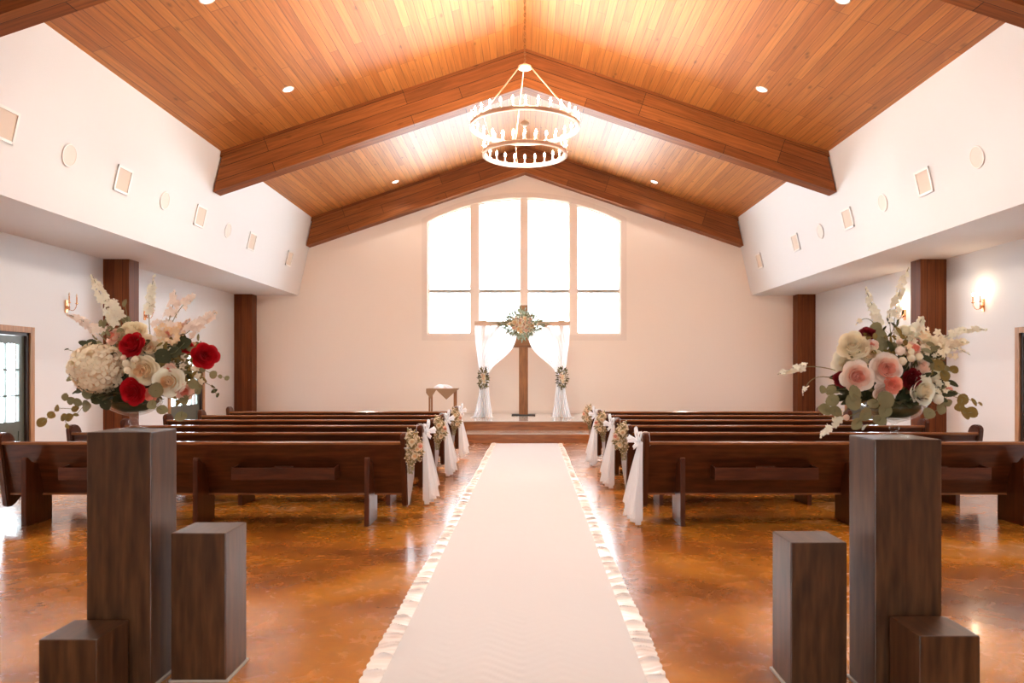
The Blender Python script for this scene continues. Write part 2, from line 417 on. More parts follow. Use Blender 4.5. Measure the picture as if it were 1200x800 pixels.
# side doors
def door(idx, s, a, b):
    r = empty('door_%d' % idx, (s*XW, (a+b)/2, 0), kind='structure')
    xi = s*(XW-.03); xo = s*(XW+.01)
    def bx(mb, y0, y1, z0, z1, x0, x1): mb.box((min(x0, x1), y0, z0), (max(x0, x1), y1, z1))
    m = MB()
    for (y0, y1, z0, z1) in ((a-.10, a, 0, HD), (b, b+.10, 0, HD), (a-.10, b+.10, HD, HD+.095)): bx(m, y0, y1, z0, z1, xi, xo)
    m.build('door_casing', DTRIM, r, uv=UVZ2)
    m = MB()
    for (y0, y1, z0, z1) in ((a-.001, a+.05, 0, HD), (b-.05, b+.001, 0, HD), (a, b, HD-.05, HD+.001)): bx(m, y0, y1, z0, z1, s*(XW-.0), s*(XW+.2))
    m.build('door_jamb', JAMB, r)
    mid = (a+b)/2; x0, x1 = s*(XW+.05), s*(XW+.095)
    for (l0, l1) in ((a+.05, mid-.003), (mid+.003, b-.05)):
        st = .12; zt = HD-.06; gb = .80; gt = zt-.13
        m = MB()
        bx(m, l0, l0+st, .01, zt, x0, x1); bx(m, l1-st, l1, .01, zt, x0, x1)
        bx(m, l0+st, l1-st, gt, zt, x0, x1); bx(m, l0+st, l1-st, gb-.16, gb, x0, x1); bx(m, l0+st, l1-st, .01, .22, x0, x1)
        bx(m, l0+st, l1-st, .22, gb-.16, s*(XW+.065), s*(XW+.085))
        bx(m, l0+st+.06, l1-st-.06, .28, gb-.22, s*(XW+.055), s*(XW+.07))
        lf = m.build('door_leaf', DOORM, r)
        m = MB(); cm = (l0+l1)/2
        bx(m, cm-.012, cm+.012, gb, gt, x0, x1)
        for k in range(1, 3):
            zz = gb+(gt-gb)*k/3; bx(m, l0+st, l1-st, zz-.012, zz+.012, x0, x1)
        m.build('glazing_bar', DOORM, lf)
        m = MB(); bx(m, l0+st, l1-st, gb, gt, s*(XW+.07), s*(XW+.075)); m.build('door_pane', PANE, lf)
        hy = l1-.06 if l1 < mid+.01 else l0+.06
        m = MB(); m.tube([(s*(XW+.05), hy, 1.0), (s*(XW-.0), hy, 1.0)], .012); m.tube([(s*(XW-.0), hy, 1.0), (s*(XW-.0), hy-.1 if l1 < mid+.01 else hy+.1, 1.0)], .01)
        m.build('door_handle', DARK, lf, smooth=True)
i = 1
for s in (-1, 1):
    for a, b in doorsY: door(i, s, a, b); i += 1

# ground outside, coloured pale to bounce daylight up to the ceiling
m = MB(); m.box((-60, -30, -.35), (60, 60, -.25)); m.build('ground', plain('pale_bounce_ground', (.78, .78, .72), .9, noise=.3, nscale=.6), kind='structure')

# stage
m = MB()
m.box((-4.3, 16.8, 0), (4.3, 17.84, .19)); m.box((-4.3, 17.8, 0), (4.3, Y1, .41))
st = m.build('stage', STGM, kind='structure')
m = MB(); m.box((-4.3, 16.79, .19), (4.3, 17.8, .213), .004); m.box((-4.3, 17.78, .41), (4.3, Y1, .433), .004)
m.build('stage_top', STAGET, st)
m = MB(); m.box((-4.3, Y1-.015, .433), (4.3, Y1, .50)); m.build('trim_1', TRIMW, kind='structure')

# ------------------------------------------------------------------ beams and columns
def xbulk(z): return XB0 - (XB0-XB1)*(z-ZS)/(ZE-ZS)
def beam(y0, y1, label):
    r = empty('ceiling_beam', (0, (y0+y1)/2, ZR), label=label, cat='beam', group='heavy board-clad beams spanning the vaulted ceiling')
    H = .75
    for s in (-1, 1):
        zb = lambda x: zc(x)-H
        # foot of the rafter follows the slanted bulkhead
        xt = XB1+.02; xb = 6.17
        U = V((s*math.cos(math.atan(SL)), 0, -math.sin(math.atan(SL)))); W = V((s*U.z*-1*1, 0, abs(U.x)))
        W = V((-U.z*s*1.0, 0, U.x*s)); W = V((0, 1, 0)).cross(U); W.normalize()
        fr = (U, W, V((0, 1, 0)))
        m = MB(); m.prism([(0, ZR-.1), (s*(xt-.02), zc(xt)-.1), (s*xb, zb(xb)), (0, ZR-H)], 1, y0, y1)
        m.build('rafter', BEAM, r, uv=fr)
        m = MB(); m.prism([(0, ZR+.01), (s*(xt-.01), zc(xt)+.01), (s*(xt+.01), zc(xt)-.105), (0, ZR-.105)], 1, y0-.02, y1+.02 if y1 < Y1-.1 else y1, .006)
        m.build('crown_board', BEAM, r, uv=fr)
    return r
beam(7.85, 8.2, 'nearest broad brown beam crossing the top corners of the picture')
beam(14.7, 15.05, 'middle brown boarded ceiling beam just behind the chandelier')
beam(20.95, 21.3, 'farthest brown boarded beam against the warm-lit end wall above the arched window')

def column(s, y0, y1, label):
    r = empty('wall_column', (s*(XW-.25), (y0+y1)/2, 0), label=label, cat='column', group='timber clad columns along the side walls')
    a, b = sorted((s*XW, s*(XW-.51)))
    m = MB(); m.box((a, y0, .16), (b, y1, ZS), .008); m.build('shaft', COLM, r, uv=(V((0,0,1)), V((1,0,0)), V((0,1,0))))
    m = MB(); m.box((a-.0 if s < 0 else a-.015, y0-.015, 0), (b+.015 if s < 0 else b, min(y1+.015, Y1), .16), .004); m.build('plinth', COLM, r, uv=UVX)
column(-1, 14.43, 14.8, 'wide brown timber column on the left wall behind the red rose bouquet')
column(1, 14.43, 14.8, 'wide brown timber column on the right wall behind the pink rose bouquet')
column(-1, 20.93, 21.3, 'narrow-looking brown timber column in the far left corner of the hall')
column(1, 20.93, 21.3, 'narrow-looking brown timber column in the far right corner of the hall')

# ------------------------------------------------------------------ vents and speakers on the slanted walls
def on_bulk(s, k, z):
    return V((s*xbulk(z), 870.0/k, z))
def bulk_frame(s):
    up = V((s*(XB1-XB0), 0, ZE-ZS)).normalized(); al = V((0, 1, 0)); n = up.cross(al)
    if n.x*s > 0: n = -n
    return up, al, n
def kz(x, y, s):
    k = (abs(615-x) + .2294*(436-y))/7.005 if True else 0
    return k, 1.6+(436-y)/k
vents = {-1: [(5, 145), (144, 211), (234.5, 253.5), (295, 283), (339, 303)], 1: [(1083, 213), (993.5, 256), (932.5, 284), (890, 305.5)]}
speak = {-1: [(81, 182), (193, 235), (267, 270)], 1: [(1145, 184), (1034.5, 237.5), (961.5, 271)]}
vw = {-1: ['cut by the left edge', 'second from the left edge', 'third from the left edge', 'just past the middle beam foot', 'closest to the end wall'],
      1: ['closest to the right edge', 'second from the right edge', 'just past the middle beam foot', 'closest to the end wall']}
for s in (-1, 1):
    up, al, n = bulk_frame(s)
    for i, (x, y) in enumerate(vents[s]):
        k, z = kz(x, y, s); c = on_bulk(s, k, z)
        M = Matrix.Translation(c) @ Matrix(((al.x, up.x, n.x), (al.y, up.y, n.y), (al.z, up.z, n.z))).to_4x4()
        r = empty('wall_vent', c, label='white framed vent high on the %s wall, %s' % ('left' if s < 0 else 'right', vw[s][i]), cat='vent', group='square wall vents')
        wdt, hh = .21, .20
        m = MB()
        for (a0, a1, b0, b1) in ((-wdt, wdt, -hh, -hh+.035), (-wdt, wdt, hh-.035, hh), (-wdt, -wdt+.035, -hh, hh), (wdt-.035, wdt, -hh, hh)):
            m.box((a0, b0, 0), (a1, b1, .018), M=M)
        m.build('vent_frame', PLAST, r)
        m = MB(); m.box((-wdt+.03, -hh+.03, 0), (wdt-.03, hh-.03, .006), M=M); m.build('vent_filter', GRILLE2, r)
    for i, (x, y) in enumerate(speak[s]):
        k, z = kz(x, y, s); c = on_bulk(s, k, z)
        Mr = Matrix(((al.x, up.x, n.x), (al.y, up.y, n.y), (al.z, up.z, n.z)))
        r = empty('wall_speaker', c, label='round beige flush speaker on the %s slanted wall, %s' % ('left' if s < 0 else 'right', ('nearest the camera', 'middle of the row', 'farthest of the row')[i]), cat='speaker', group='round wall speakers')
        m = MB(); m.lathe([(0, .008), (.145, .008)], c, 32, Mr); m.build('speaker_grille', GRILLE, r, smooth=False)
        m = MB(); m.lathe([(.143, 0), (.143, .012), (.155, .012), (.16, 0)], c, 32, Mr); m.build('speaker_ring', PLAST, r)

# recessed lights
cans = [(4.18, 13.1, 'beside the middle beam'), (4.24, 9.9, 'at the top edge of the picture'), (3.54, 20.3, 'close to the far beam'), (4.2, 17.3, None), (4.2, 6.2, None), (4.2, 2.3, None)]  # last pair is out of view, added to light the bouquets
def add_light(name, kind, loc, power, color=(1, .9, .8), parent=None, **kw):
    l = bpy.data.lights.new(name, kind); l.energy = power; l.color = color
    for k, v in kw.items(): setattr(l, k, v)
    o = bpy.data.objects.new(name, l); C.objects.link(o); o.location = loc
    if parent is not None: o.parent = parent; o.location = V(loc) - root_loc(parent)
    return o
CANP = 150
for (x, y, where) in cans:
    for s in (-1, 1):
        if where is None and y > 14: continue
        c = V((s*x, y, zc(x)))
        nrm = V((-s*SL, 0, -1)).normalized(); q = V((0, 0, 1)).rotation_difference(nrm).to_matrix()
        r = empty('recessed_light', c, label='round white recessed downlight on the %s ceiling slope, %s' % ('left' if s < 0 else 'right', where or ('over the near pews' if y > 5 else 'out of view, added to light the bouquets')), cat='ceiling light', group='recessed ceiling lights')
        m = MB(); m.lathe([(.075, 0), (.078, .012), (.105, .008), (.108, 0)], c, 28, q); m.build('light_trim', PLAST, r, smooth=True)
        m = MB(); m.lathe([(0, .004), (.076, .004)], c, 28, q); m.build('light_lens', CANL, r)
        lo = add_light('downlight_lamp', 'SPOT', c + nrm*.03, 30 if y > 19 else (CANP if y > 7 else 270), (1, .90, .80), r, spot_size=2.2, spot_blend=.6, shadow_soft_size=.08)
        lo.rotation_euler = (0, 0, 0)

# dome fitting at the ridge of the far bay
r = empty('ceiling_dome', (0, 19.0, ZR), label='small brown dome fitting at the ridge of the far bay, seen through the chandelier', cat='ceiling fitting')
m = MB(); m.lathe([(0, 7.90), (.09, 7.92), (.13, 7.97), (.13, 8.0)], (0, 19.0, 0), 24); m.build('dome', plain('dome_bronze', (.5, .30, .17), .5), r, smooth=True)
m = MB(); m.lathe([(0, 7.87), (.045, 7.885), (.05, 7.905)], (0, 19.0, 0), 16); m.build('lens', PLAST, r, smooth=True)

# ------------------------------------------------------------------ chandelier
CX, CY = 0.0, 11.45
ch = empty('chandelier', (CX, CY, ZR), label='large two-tier ring chandelier of lit candle bulbs hung on a chain', cat='chandelier')
Z1, Z2, RA1, RA2 = 5.38, 4.96, .83, .635
HUBZ = 6.30
m = MB(); m.lathe([(0, 7.88), (.05, 7.89), (.08, 7.94), (.085, 7.99)], (CX, CY, 0), 20); m.build('ceiling_canopy', CHAND, ch, smooth=True)
m = MB(); z = 7.89; k = 0
while z > HUBZ+.06:
    # alternate oval links
    pts = []
    for i in range(13):
        a = 2*PI*i/12; dx = .013*math.cos(a); dz = .032*math.sin(a)
        pts.append((CX+(dx if k % 2 else 0), CY+(0 if k % 2 else dx), z-.03+dz))
    m.tube(pts, .0045, 5, caps=False); z -= .05; k += 1
m.build('chain', plain('chain_metal', (.25, .12, .05), .4, metal=.7), ch, smooth=True)
m = MB(); m.lathe([(0, HUBZ+.06), (.03, HUBZ+.055), (.035, HUBZ+.03), (.1, HUBZ+.015), (.105, HUBZ-.02), (.03, HUBZ-.03), (0, HUBZ-.03)], (CX, CY, 0), 24); m.build('hub', CHAND, ch, smooth=True)
for (Rr, zz, nc, off) in ((RA1, Z1, 28, .06), (RA2, Z2, 24, .0)):
    m = MB()
    prof = [(Rr-.02, zz-.03), (Rr+.02, zz-.03), (Rr+.02, zz-.018), (Rr+.006, zz-.016), (Rr+.006, zz+.018), (Rr+.02, zz+.02), (Rr+.02, zz+.03), (Rr-.02, zz+.03), (Rr-.02, zz-.03)]
    m.lathe(prof, (CX, CY, 0), 72); m.build('ring', CHAND, ch)
    for i in range(nc):
        a = 2*PI*(i+off)/nc; p = V((CX+Rr*math.cos(a), CY+Rr*math.sin(a), 0))
        m = MB(); m.lathe([(0, zz+.028), (.03, zz+.03), (.032, zz+.04), (.012, zz+.042), (.0115, zz+.115), (0, zz+.116)], p, 10)
        cd = m.build('candle', CANDLE, ch, smooth=False)
        m = MB(); m.lathe([(0, zz+.113), (.010, zz+.118), (.019, zz+.137), (.017, zz+.157), (.006, zz+.185), (0, zz+.195)], p, 10)
        m.build('bulb', BULB, cd, smooth=True)
for dg_ in (11, 131, 251):
    a = math.radians(90+dg_)
    d = V((math.cos(a), math.sin(a), 0)); c0 = V((CX, CY, 0))
    m = MB(); m.tube([c0+d*.09+V((0, 0, HUBZ)), c0+d*(RA1-.01)+V((0, 0, Z1+.02)), c0+d*(RA2-.01)+V((0, 0, Z2))], .0095, 8)
    m.build('hanging_rod', CHAND, ch, smooth=True)
for i in range(6):
    a = 2*PI*(i+.5)/6
    add_light('chandelier_lamp', 'POINT', (CX+RA1*math.cos(a), CY+RA1*math.sin(a), Z1+.15), 108, (1, .85, .70), ch, shadow_soft_size=.08)

# ------------------------------------------------------------------ sconces
def sconce(s, y, z, lit, label):
    x = s*XW; r = empty('wall_sconce', (x, y, z), label=label, cat='wall lamp', group='two-armed brass candle sconces')
    i_ = -s
    m = MB(); m.box((min(x, x+i_*.025), y-.035, z-.12), (max(x, x+i_*.025), y+.035, z+.11), .006)
    m.lathe([(0, -.035), (.02, -.02), (.03, 0), (.02, .02), (0, .035)], (x+i_*.035, y, z-.02), 12); m.build('back_plate', BRASS, r)
    for d in (-1, 1):
        m = MB(); pts = []
        for t in range(9):
            u = t/8; pts.append((x+i_*(.03+.10*math.sin(u*PI/2)), y+d*.11*u, z-.03-.06*math.sin(u*PI)+.07*u*u))
        m.tube(pts, .006, 6)
        e = V(pts[-1]); m.lathe([(0, 0), (.022, .006), (.026, .018), (.012, .02)], e, 12); m.build('arm', BRASS, r, smooth=True)
        m = MB(); m.lathe([(0, .015), (.011, .016), (.0105, .13), (0, .131)], e, 10); cd = m.build('candle', BRASS, r)
        m = MB(); m.lathe([(0, .128), (.010, .133), (.015, .15), (.012, .168), (.004, .19), (0, .196)], e, 10); m.build('bulb', SCBULB if lit else OFFB, cd, smooth=True)
        m = MB()
        for q in range(2): m.lathe([(0, -.05-q*.02), (.008, -.04-q*.02), (0, -.028-q*.02)], e, 6)
        m.build('crystal_drop', VGL, r)
    if lit: add_light('sconce_lamp', 'POINT', (x+i_*.16, y, z+.26), 4.5, (1, .72, .45), r, shadow_soft_size=.04)
sconce(-1, 13.26, 2.78, False, 'unlit brass double candle sconce on the left wall above the near door')
sconce(-1, 16.0, 2.84, False, 'unlit brass candle sconce on the left wall just beyond the wide column')
sconce(1, 13.26, 2.80, True, 'glowing brass double candle sconce on the right wall near the right edge')
sconce(1, 16.0, 2.84, True, 'glowing brass candle sconce on the right wall just beyond the wide column')

# ------------------------------------------------------------------ pews
def make_pew():
    r = empty('church_pew', (0, 0, 0))
    HL = 2.17
    # backrest: leaning board
    m = MB(); m.prism([(.012, .85), (.135, .30), (.16, .30), (.042, .85)], 0, -HL+.06, HL-.06, .003); m.build('backrest', PEWM, r, uv=UVX)
    m = MB(); m.prism([(-.012, .835), (-.014, .855), (-.004, .866), (.05, .866), (.06, .855), (.058, .835)], 0, -HL+.06, HL-.06, .003); m.build('top_rail', PEW_GLINT, r, uv=UVX)
    m = MB(); m.prism([(.12, .285), (.12, .305), (.17, .305), (.17, .285)], 0, -HL+.06, HL-.06, .002); m.build('bottom_rail', PEW_GLINT, r, uv=UVX)  # lighter strip paints the lit line along the backrest's lower edge
    m = MB(); m.prism([(.13, .405), (.56, .435), (.575, .43), (.575, .40), (.56, .395), (.13, .37)], 0, -HL+.06, HL-.06, .004); m.build('seat', PEWM, r, uv=UVX)
    prof = [(-.03, .895), (-.022, .925), (0, .945), (.04, .957), (.085, .957), (.135, .945), (.175, .92), (.195, .89), (.20, .85), (.215, .78), (.245, .71), (.29, .665), (.36, .645), (.47, .635), (.53, .615), (.56, .58), (.57, .53), (.56, .46), (.53, .40), (.40, .31), (.22, .18), (.17, .158), (.12, .155), (.085, .175)]
    for s in (-1, 1):
        a, b = sorted((s*HL, s*(HL-.066)))
        m = MB(); m.prism(prof, 0, a, b, .012); m.build('end_panel', PEWM, r, uv=UVZ2)
    sp = [(-.15, 0), (-.15, .685), (-.143, .705), (-.128, .715), (-.112, .71), (-.10, .695), (-.06, .655), (.03, .64), (.14, .37), (.28, .37), (.28, 0)]
    for x in (-1.78, 0, 1.78):
        m = MB(); m.prism(sp, 0, x-.026, x+.026, .004); m.build('support', PEWM, r, uv=UVZ2)
    for x in (-.90, .90):
        yb = -.045
        m = MB()
        m.box((x-.54, yb-.075, .485), (x+.54, yb-.057, .605), .003)
        m.box((x-.54, yb-.075, .477), (x+.54, .115, .492), .002)
        for e in (-.54, .525): m.prism([(yb-.07, .48), (yb-.07, .60), (.065, .615), (.095, .48)], 0, x+e, x+e+.015)
        rk = m.build('hymnal_rack', PEWM, r, uv=UVX)
        m = MB(); m.box((x-.10, yb-.06, .55), (x+.10, yb-.03, .618), .003); m.build('card_holder', PEWM, rk, uv=UVX)
    return r
proto = make_pew()
ordw = ['nearest the camera', 'second from the camera', 'third from the camera', 'fourth from the camera', 'fifth from the camera', 'closest to the stage']
deco = {(s_, i_): ('posy' if (i_ % 2 == 0) == (s_ < 0) else 'tulle bow') for s_ in (-1, 1) for i_ in range(6)}
pewY = [7.85+1.21*i for i in range(6)]
pewX = 3.42
first = True
for s in (-1, 1):
    for i, y in enumerate(pewY):
        o = proto if first else copy_tree(proto); first = False
        o.location = (s*pewX, y, 0)
        tag(o, 'dark wooden pew on the %s, %s, with %s on its end' % ('left' if s < 0 else 'right', ordw[i], deco[(s, i)]), 'pew', 'two blocks of church pews')

# ------------------------------------------------------------------ pedestals
def pedestal(x0, x1, y0, h, dp, label):
    y1 = y0+dp
    r = empty('display_pedestal', ((x0+x1)/2, (y0+y1)/2, 0), label=label, cat='pedestal', group='dark wooden pedestals')
    m = MB(); m.box((x0, y0, .012), (x1, y1, h), .006); m.build('pedestal_body', PEDM, r, uv=UVZ)
    m = MB(); m.box((x0-.012, y0-.004, 0), (x1+.012, y1+.012, .014), .003); m.build('pedestal_foot', STONE, r)
pedestal(-2.214, -1.887, 3.75, 1.297, .275, 'tallest dark wood pedestal on the left, under the bouquet with red roses')
pedestal(-1.826, -1.542, 3.83, .77, .285, 'medium dark wood pedestal on the left, aisle side of the tall one')
pedestal(-2.263, -1.992, 3.455, .356, .28, 'lowest dark wood pedestal on the left, in front of the tall one')
pedestal(1.701, 2.028, 3.61, 1.273, .285, 'tallest dark wood pedestal on the right, under the blush rose bouquet')
pedestal(1.332, 1.615, 3.72, .747, .275, 'medium dark wood pedestal on the right, aisle side of the tall one')
pedestal(1.765, 2.037, 3.32, .421, .275, 'lowest dark wood pedestal on the right, in front of the tall one')

# ------------------------------------------------------------------ runner
ru = empty('aisle_runner', (0, 10, 0), label='long cream fabric aisle runner down the middle of the floor', cat='runner')
YN, YF = 2.2, 16.57
def rx(y): return -.086 + .132*(y)/16.57   # slight skew of the runner
def rz_runner(x, y):
    z = .012
    # pressed herringbone creases towards the near end
    w = max(0, min(1, (5.3-y)/1.6)) * max(0, 1-abs(x+.02)/.55)
    if w > 0:
        c = .21; gx = math.floor((x+5)/c); fx = (x+5)/c-gx
        q = (y*1.0 + (fx if gx % 2 else 1-fx)*c*.9)/.095
        z += .009*w*(1-abs(2*(q-math.floor(q))-1))**4
    z += .0015*math.sin(y*2.3+x*2)+.0015*math.sin(y*.9)
    return z
m = MB()
HWI = .685
def frun(u, v):
    y = YN+(YF-YN)*(v**1.25); x = (u*2-1)*HWI
    return (rx(y)+x, y, rz_runner(x, y)+.002)
m.grid(frun, 66, 620); m.build('runner_panel', RUN, ru, smooth=True)
RS = random.Random(3)
for s in (-1, 1):
    # ruched satin border: pleats crossing the border
    ph = [RS.uniform(0, 6.28) for _ in range(8)]
    def fr_(u, v, s=s, ph=ph):
        y = YN+(YF-YN)*(v**1.9)
        wav = .010*math.sin(y*1.3+ph[0])+.006*math.sin(y*4.1+ph[1])
        x = HWI-.006 + u*(.118+wav*.7)
        q = y + .05*math.sin(y*3+ph[2])*(u-.3) + .030*math.sin(y*7+ph[7]) + .012*math.sin(u*5+y*11)
        A = .55+.45*math.sin(q*13+ph[5])*math.sin(q*5.1+ph[4])
        e = math.sin(PI*(.06+.88*u))**.6
        f_ = q*132+ph[3]+1.6*math.sin(q*9+ph[6])
        A = .10+.75*max(0, math.sin(q*31+ph[5]+2.5*math.sin(q*4.3)))**2
        z = .006+e*A*.016*(1+math.cos(f_))
        return (rx(y)+s*(x+.004*math.sin(f_*.5)), y - .0135*A*e*math.sin(f_), z)
    m = MB(); m.grid(fr_, 8, 4400); m.build('satin_border', SATIN, ru, smooth=True)

# ------------------------------------------------------------------ arch, cross, table
k45 = 45.3; AY = 19.2
def ax(px): return (px-615)/k45
def az(py): return 1.6+(436-py)/k45
ar = empty('wedding_arch', (ax(612), AY, .433), label='pale square wooden wedding arch standing on the stage', cat='arch')
zt = 2.86
for px in (566.6, 657.7):
    x = ax(px); m = MB(); m.box((x-.055, AY-.05, .433), (x+.055, AY+.05, zt-.05), .006); m.build('post', BIRCH, ar, uv=UVZ)
m = MB(); m.box((ax(556.5), AY-.115, zt-.055), (ax(667.7), AY-.05, zt+.05), .005); m.build('crossbeam', BIRCH, ar, uv=UVX)
m = MB(); m.box((ax(556.5), AY+.05, zt-.055), (ax(667.7), AY+.115, zt+.05), .005); m.build('crossbeam', BIRCH, ar, uv=UVX)
for s, px in ((1, 566.6), (-1, 657.7)):
    x = ax(px)
    m = MB(); m.prism([(x, zt-.52), (x, zt-.40), (x+s*.36, zt-.05), (x+s*.46, zt-.05)], 1, AY-.03, AY+.03); m.build('brace', BIRCH, ar, uv=UVX)
    m = MB(); m.box((x-.09, AY-.13, zt-.07), (x+.09, AY-.045, zt+.075), .01); m.build('beam_joint', BIRCH, ar, uv=UVX)

def drape(s, label):
    # s=+1 left drape; mirrored about the arch centre
    xc = 612.1
    def mx(px): return ax(px) if s > 0 else ax(2*xc-px)
    r = empty('arch_drape', (mx(566), AY, .433), label=label, cat='drape', group='sheer drapes on the wedding arch')
    tie = (441, 563.5, 572.5)
    def top(u, v):
        # cubic from beam to tie
        x0 = 556.8+49*u; y0 = 381.5+ (8*u**3)
        x3 = tie[1]+(tie[2]-tie[1])*u; y3 = tie[0]
        x1 = x0+(-1+0*u)*(1-u)*0 + (0 if u < .5 else -2*(u-.5)); y1 = 395+26*u**2.2
        x2 = x3 + (1-u)*(-4) + 2*u; y2 = 424-2*u**2
        b = [(1-v)**3, 3*v*(1-v)**2, 3*v*v*(1-v), v**3]
        px = b[0]*x0+b[1]*x1+b[2]*x2+b[3]*x3; py = b[0]*y0+b[1]*y1+b[2]*y2+b[3]*y3
        amp = .035*(1-.55*v)
        yy = AY-.13 - .02 + amp*math.sin(u*2*PI*9+1.5*math.sin(v*3)) - .03*math.sin(PI*v)*u
        return (mx(px), yy, az(py))
    m = MB(); m.grid(top, 90, 36)
    def bot(u, v):
        xa = tie[1]+(tie[2]-tie[1])*u; xb = 551.5+28*u
        e = v**1.6
        px = xa+(xb-xa)*(e*.75+.25*max(0, (v-.93)/.07)**2*1.0) ; z = az(441)+( .445-az(441))*min(1, v/.965)
        amp = .03+.05*v
        yy = AY-.15 + amp*math.sin(u*2*PI*7+2*v) - .10*max(0, (v-.95)/.05)
        return (mx(px), yy, z)
    m.grid(bot, 80, 30)
    r2 = m.build('drape_cloth', SHEER, r, smooth=True, recalc=False)
    # tie band
    m = MB(); m.torus((mx(567.5), AY-.14, az(441)), .085, .022, 24, 8, 2.0); m.build('tie_band', SHEER, r, smooth=True)
drape(1, 'sheer white drape gathered at the left post of the arch')
drape(-1, 'sheer white drape gathered at the right post of the arch')

cr = empty('standing_cross', (-.035, 20.14, .433), label='tall brown wooden cross standing behind the arch', cat='cross')
x = -.035
m = MB(); m.box((x-.122, 20.05, .45), (x+.122, 20.23, 3.41), .006); m.build('cross_post', CROSSM, cr, uv=UVZ)
m = MB(); m.box((x-.80, 20.03, 2.27), (x+.80, 20.25, 2.55), .006); m.build('cross_arm', CROSSM, cr, uv=UVX)
m = MB(); m.box((x-.32, 19.95, .433), (x+.32, 20.33, .462), .004); m.build('cross_base', DARK, cr)

# side table with draped burlap
tx, ty = ax(518.5)*.998, 19.3
tb = empty('side_table', (tx, ty, .433), label='small square table with a draped brown cloth on the stage at left', cat='table')
TZ = 1.17
m = MB(); m.box((tx-.38, ty-.28, TZ-.03), (tx+.38, ty+.28, TZ), .005); m.build('tabletop', CROSSM, tb)
for dx in (-.32, .32):
    for dy in (-.23, .23):
        m = MB(); m.box((tx+dx-.022, ty+dy-.022, .433), (tx+dx+.022, ty+dy+.022, TZ-.03), .003); m.build('leg', CROSSM, tb, uv=UVZ)
m = MB()
m.box((tx-.40, ty-.30, TZ-.002), (tx+.40, ty+.30, TZ+.012), .004)
def tri(pts, y, th=.01):
    m.prism(pts, 1, y, y+th)
tri([(tx-.40, TZ+.008), (tx-.40, TZ-.10), (tx-.285, TZ-.25), (tx-.14, TZ-.02), (tx-.14, TZ+.008)], ty-.312)
tri([(tx-.14, TZ+.008), (tx-.14, TZ-.02), (tx+.12, TZ-.27), (tx+.42, TZ+.0), (tx+.42, TZ+.008)], ty-.318)
cl = m.build('table_cloth', BURLAP, None, label='brown burlap cloth draped in points over the small side table', cat='cloth')
m = MB(); cc = V((tx-.03, ty, TZ+.0))
def crumple(u, v):
    a = u*2*PI; rr = .20*v*(1+.25*math.sin(3*a+1)+.12*math.sin(7*a)); h = .085*(1-v**2)*(1+.5*math.sin(5*a)*v) + .012
    return (cc.x+rr*1.1*math.cos(a), cc.y+rr*.7*math.sin(a), cc.z+.012+h*(1 if v < 1 else 0))
m.grid(crumple, 40, 10); m.build('white_napkin', plain('white_cloth', (.9, .9, .92), .8), None, smooth=True, label='crumpled white cloth lying on the small side table', cat='cloth')

# ------------------------------------------------------------------ flowers
def frame_to(d, roll=0):
    q = V((0, 0, 1)).rotation_difference(V(d).normalized())
    return (q @ Quaternion((0, 0, 1), roll)).to_matrix()

def add_petal(m, c, M, az_, tilt, ln, wd, base, cup=.35, n=4, curl=.3):
    """petal growing from base radius, opening by tilt (0 = upright along axis, 1.57 = flat)"""
    ca, sa = math.cos(az_), math.sin(az_)
    def f(u, v):
        w = (u-.5)*2
        prof = math.sin(PI*(.12+.80*v))**.7
        x = w*wd*.5*prof
        t = tilt*(.35+.65*v) + curl*v*v
        rad = base + ln*v*math.sin(t*.8) - cup*wd*.5*w*w*prof*math.cos(tilt)*.9
        z = ln*v*math.cos(t*.75)*(.95-.12*w*w) + (cup*wd*.4*w*w*prof*math.sin(tilt))
        p = V((rad*ca - x*sa, rad*sa + x*ca, z))
        return V(c) + M @ p
    m.grid(f, n, n)

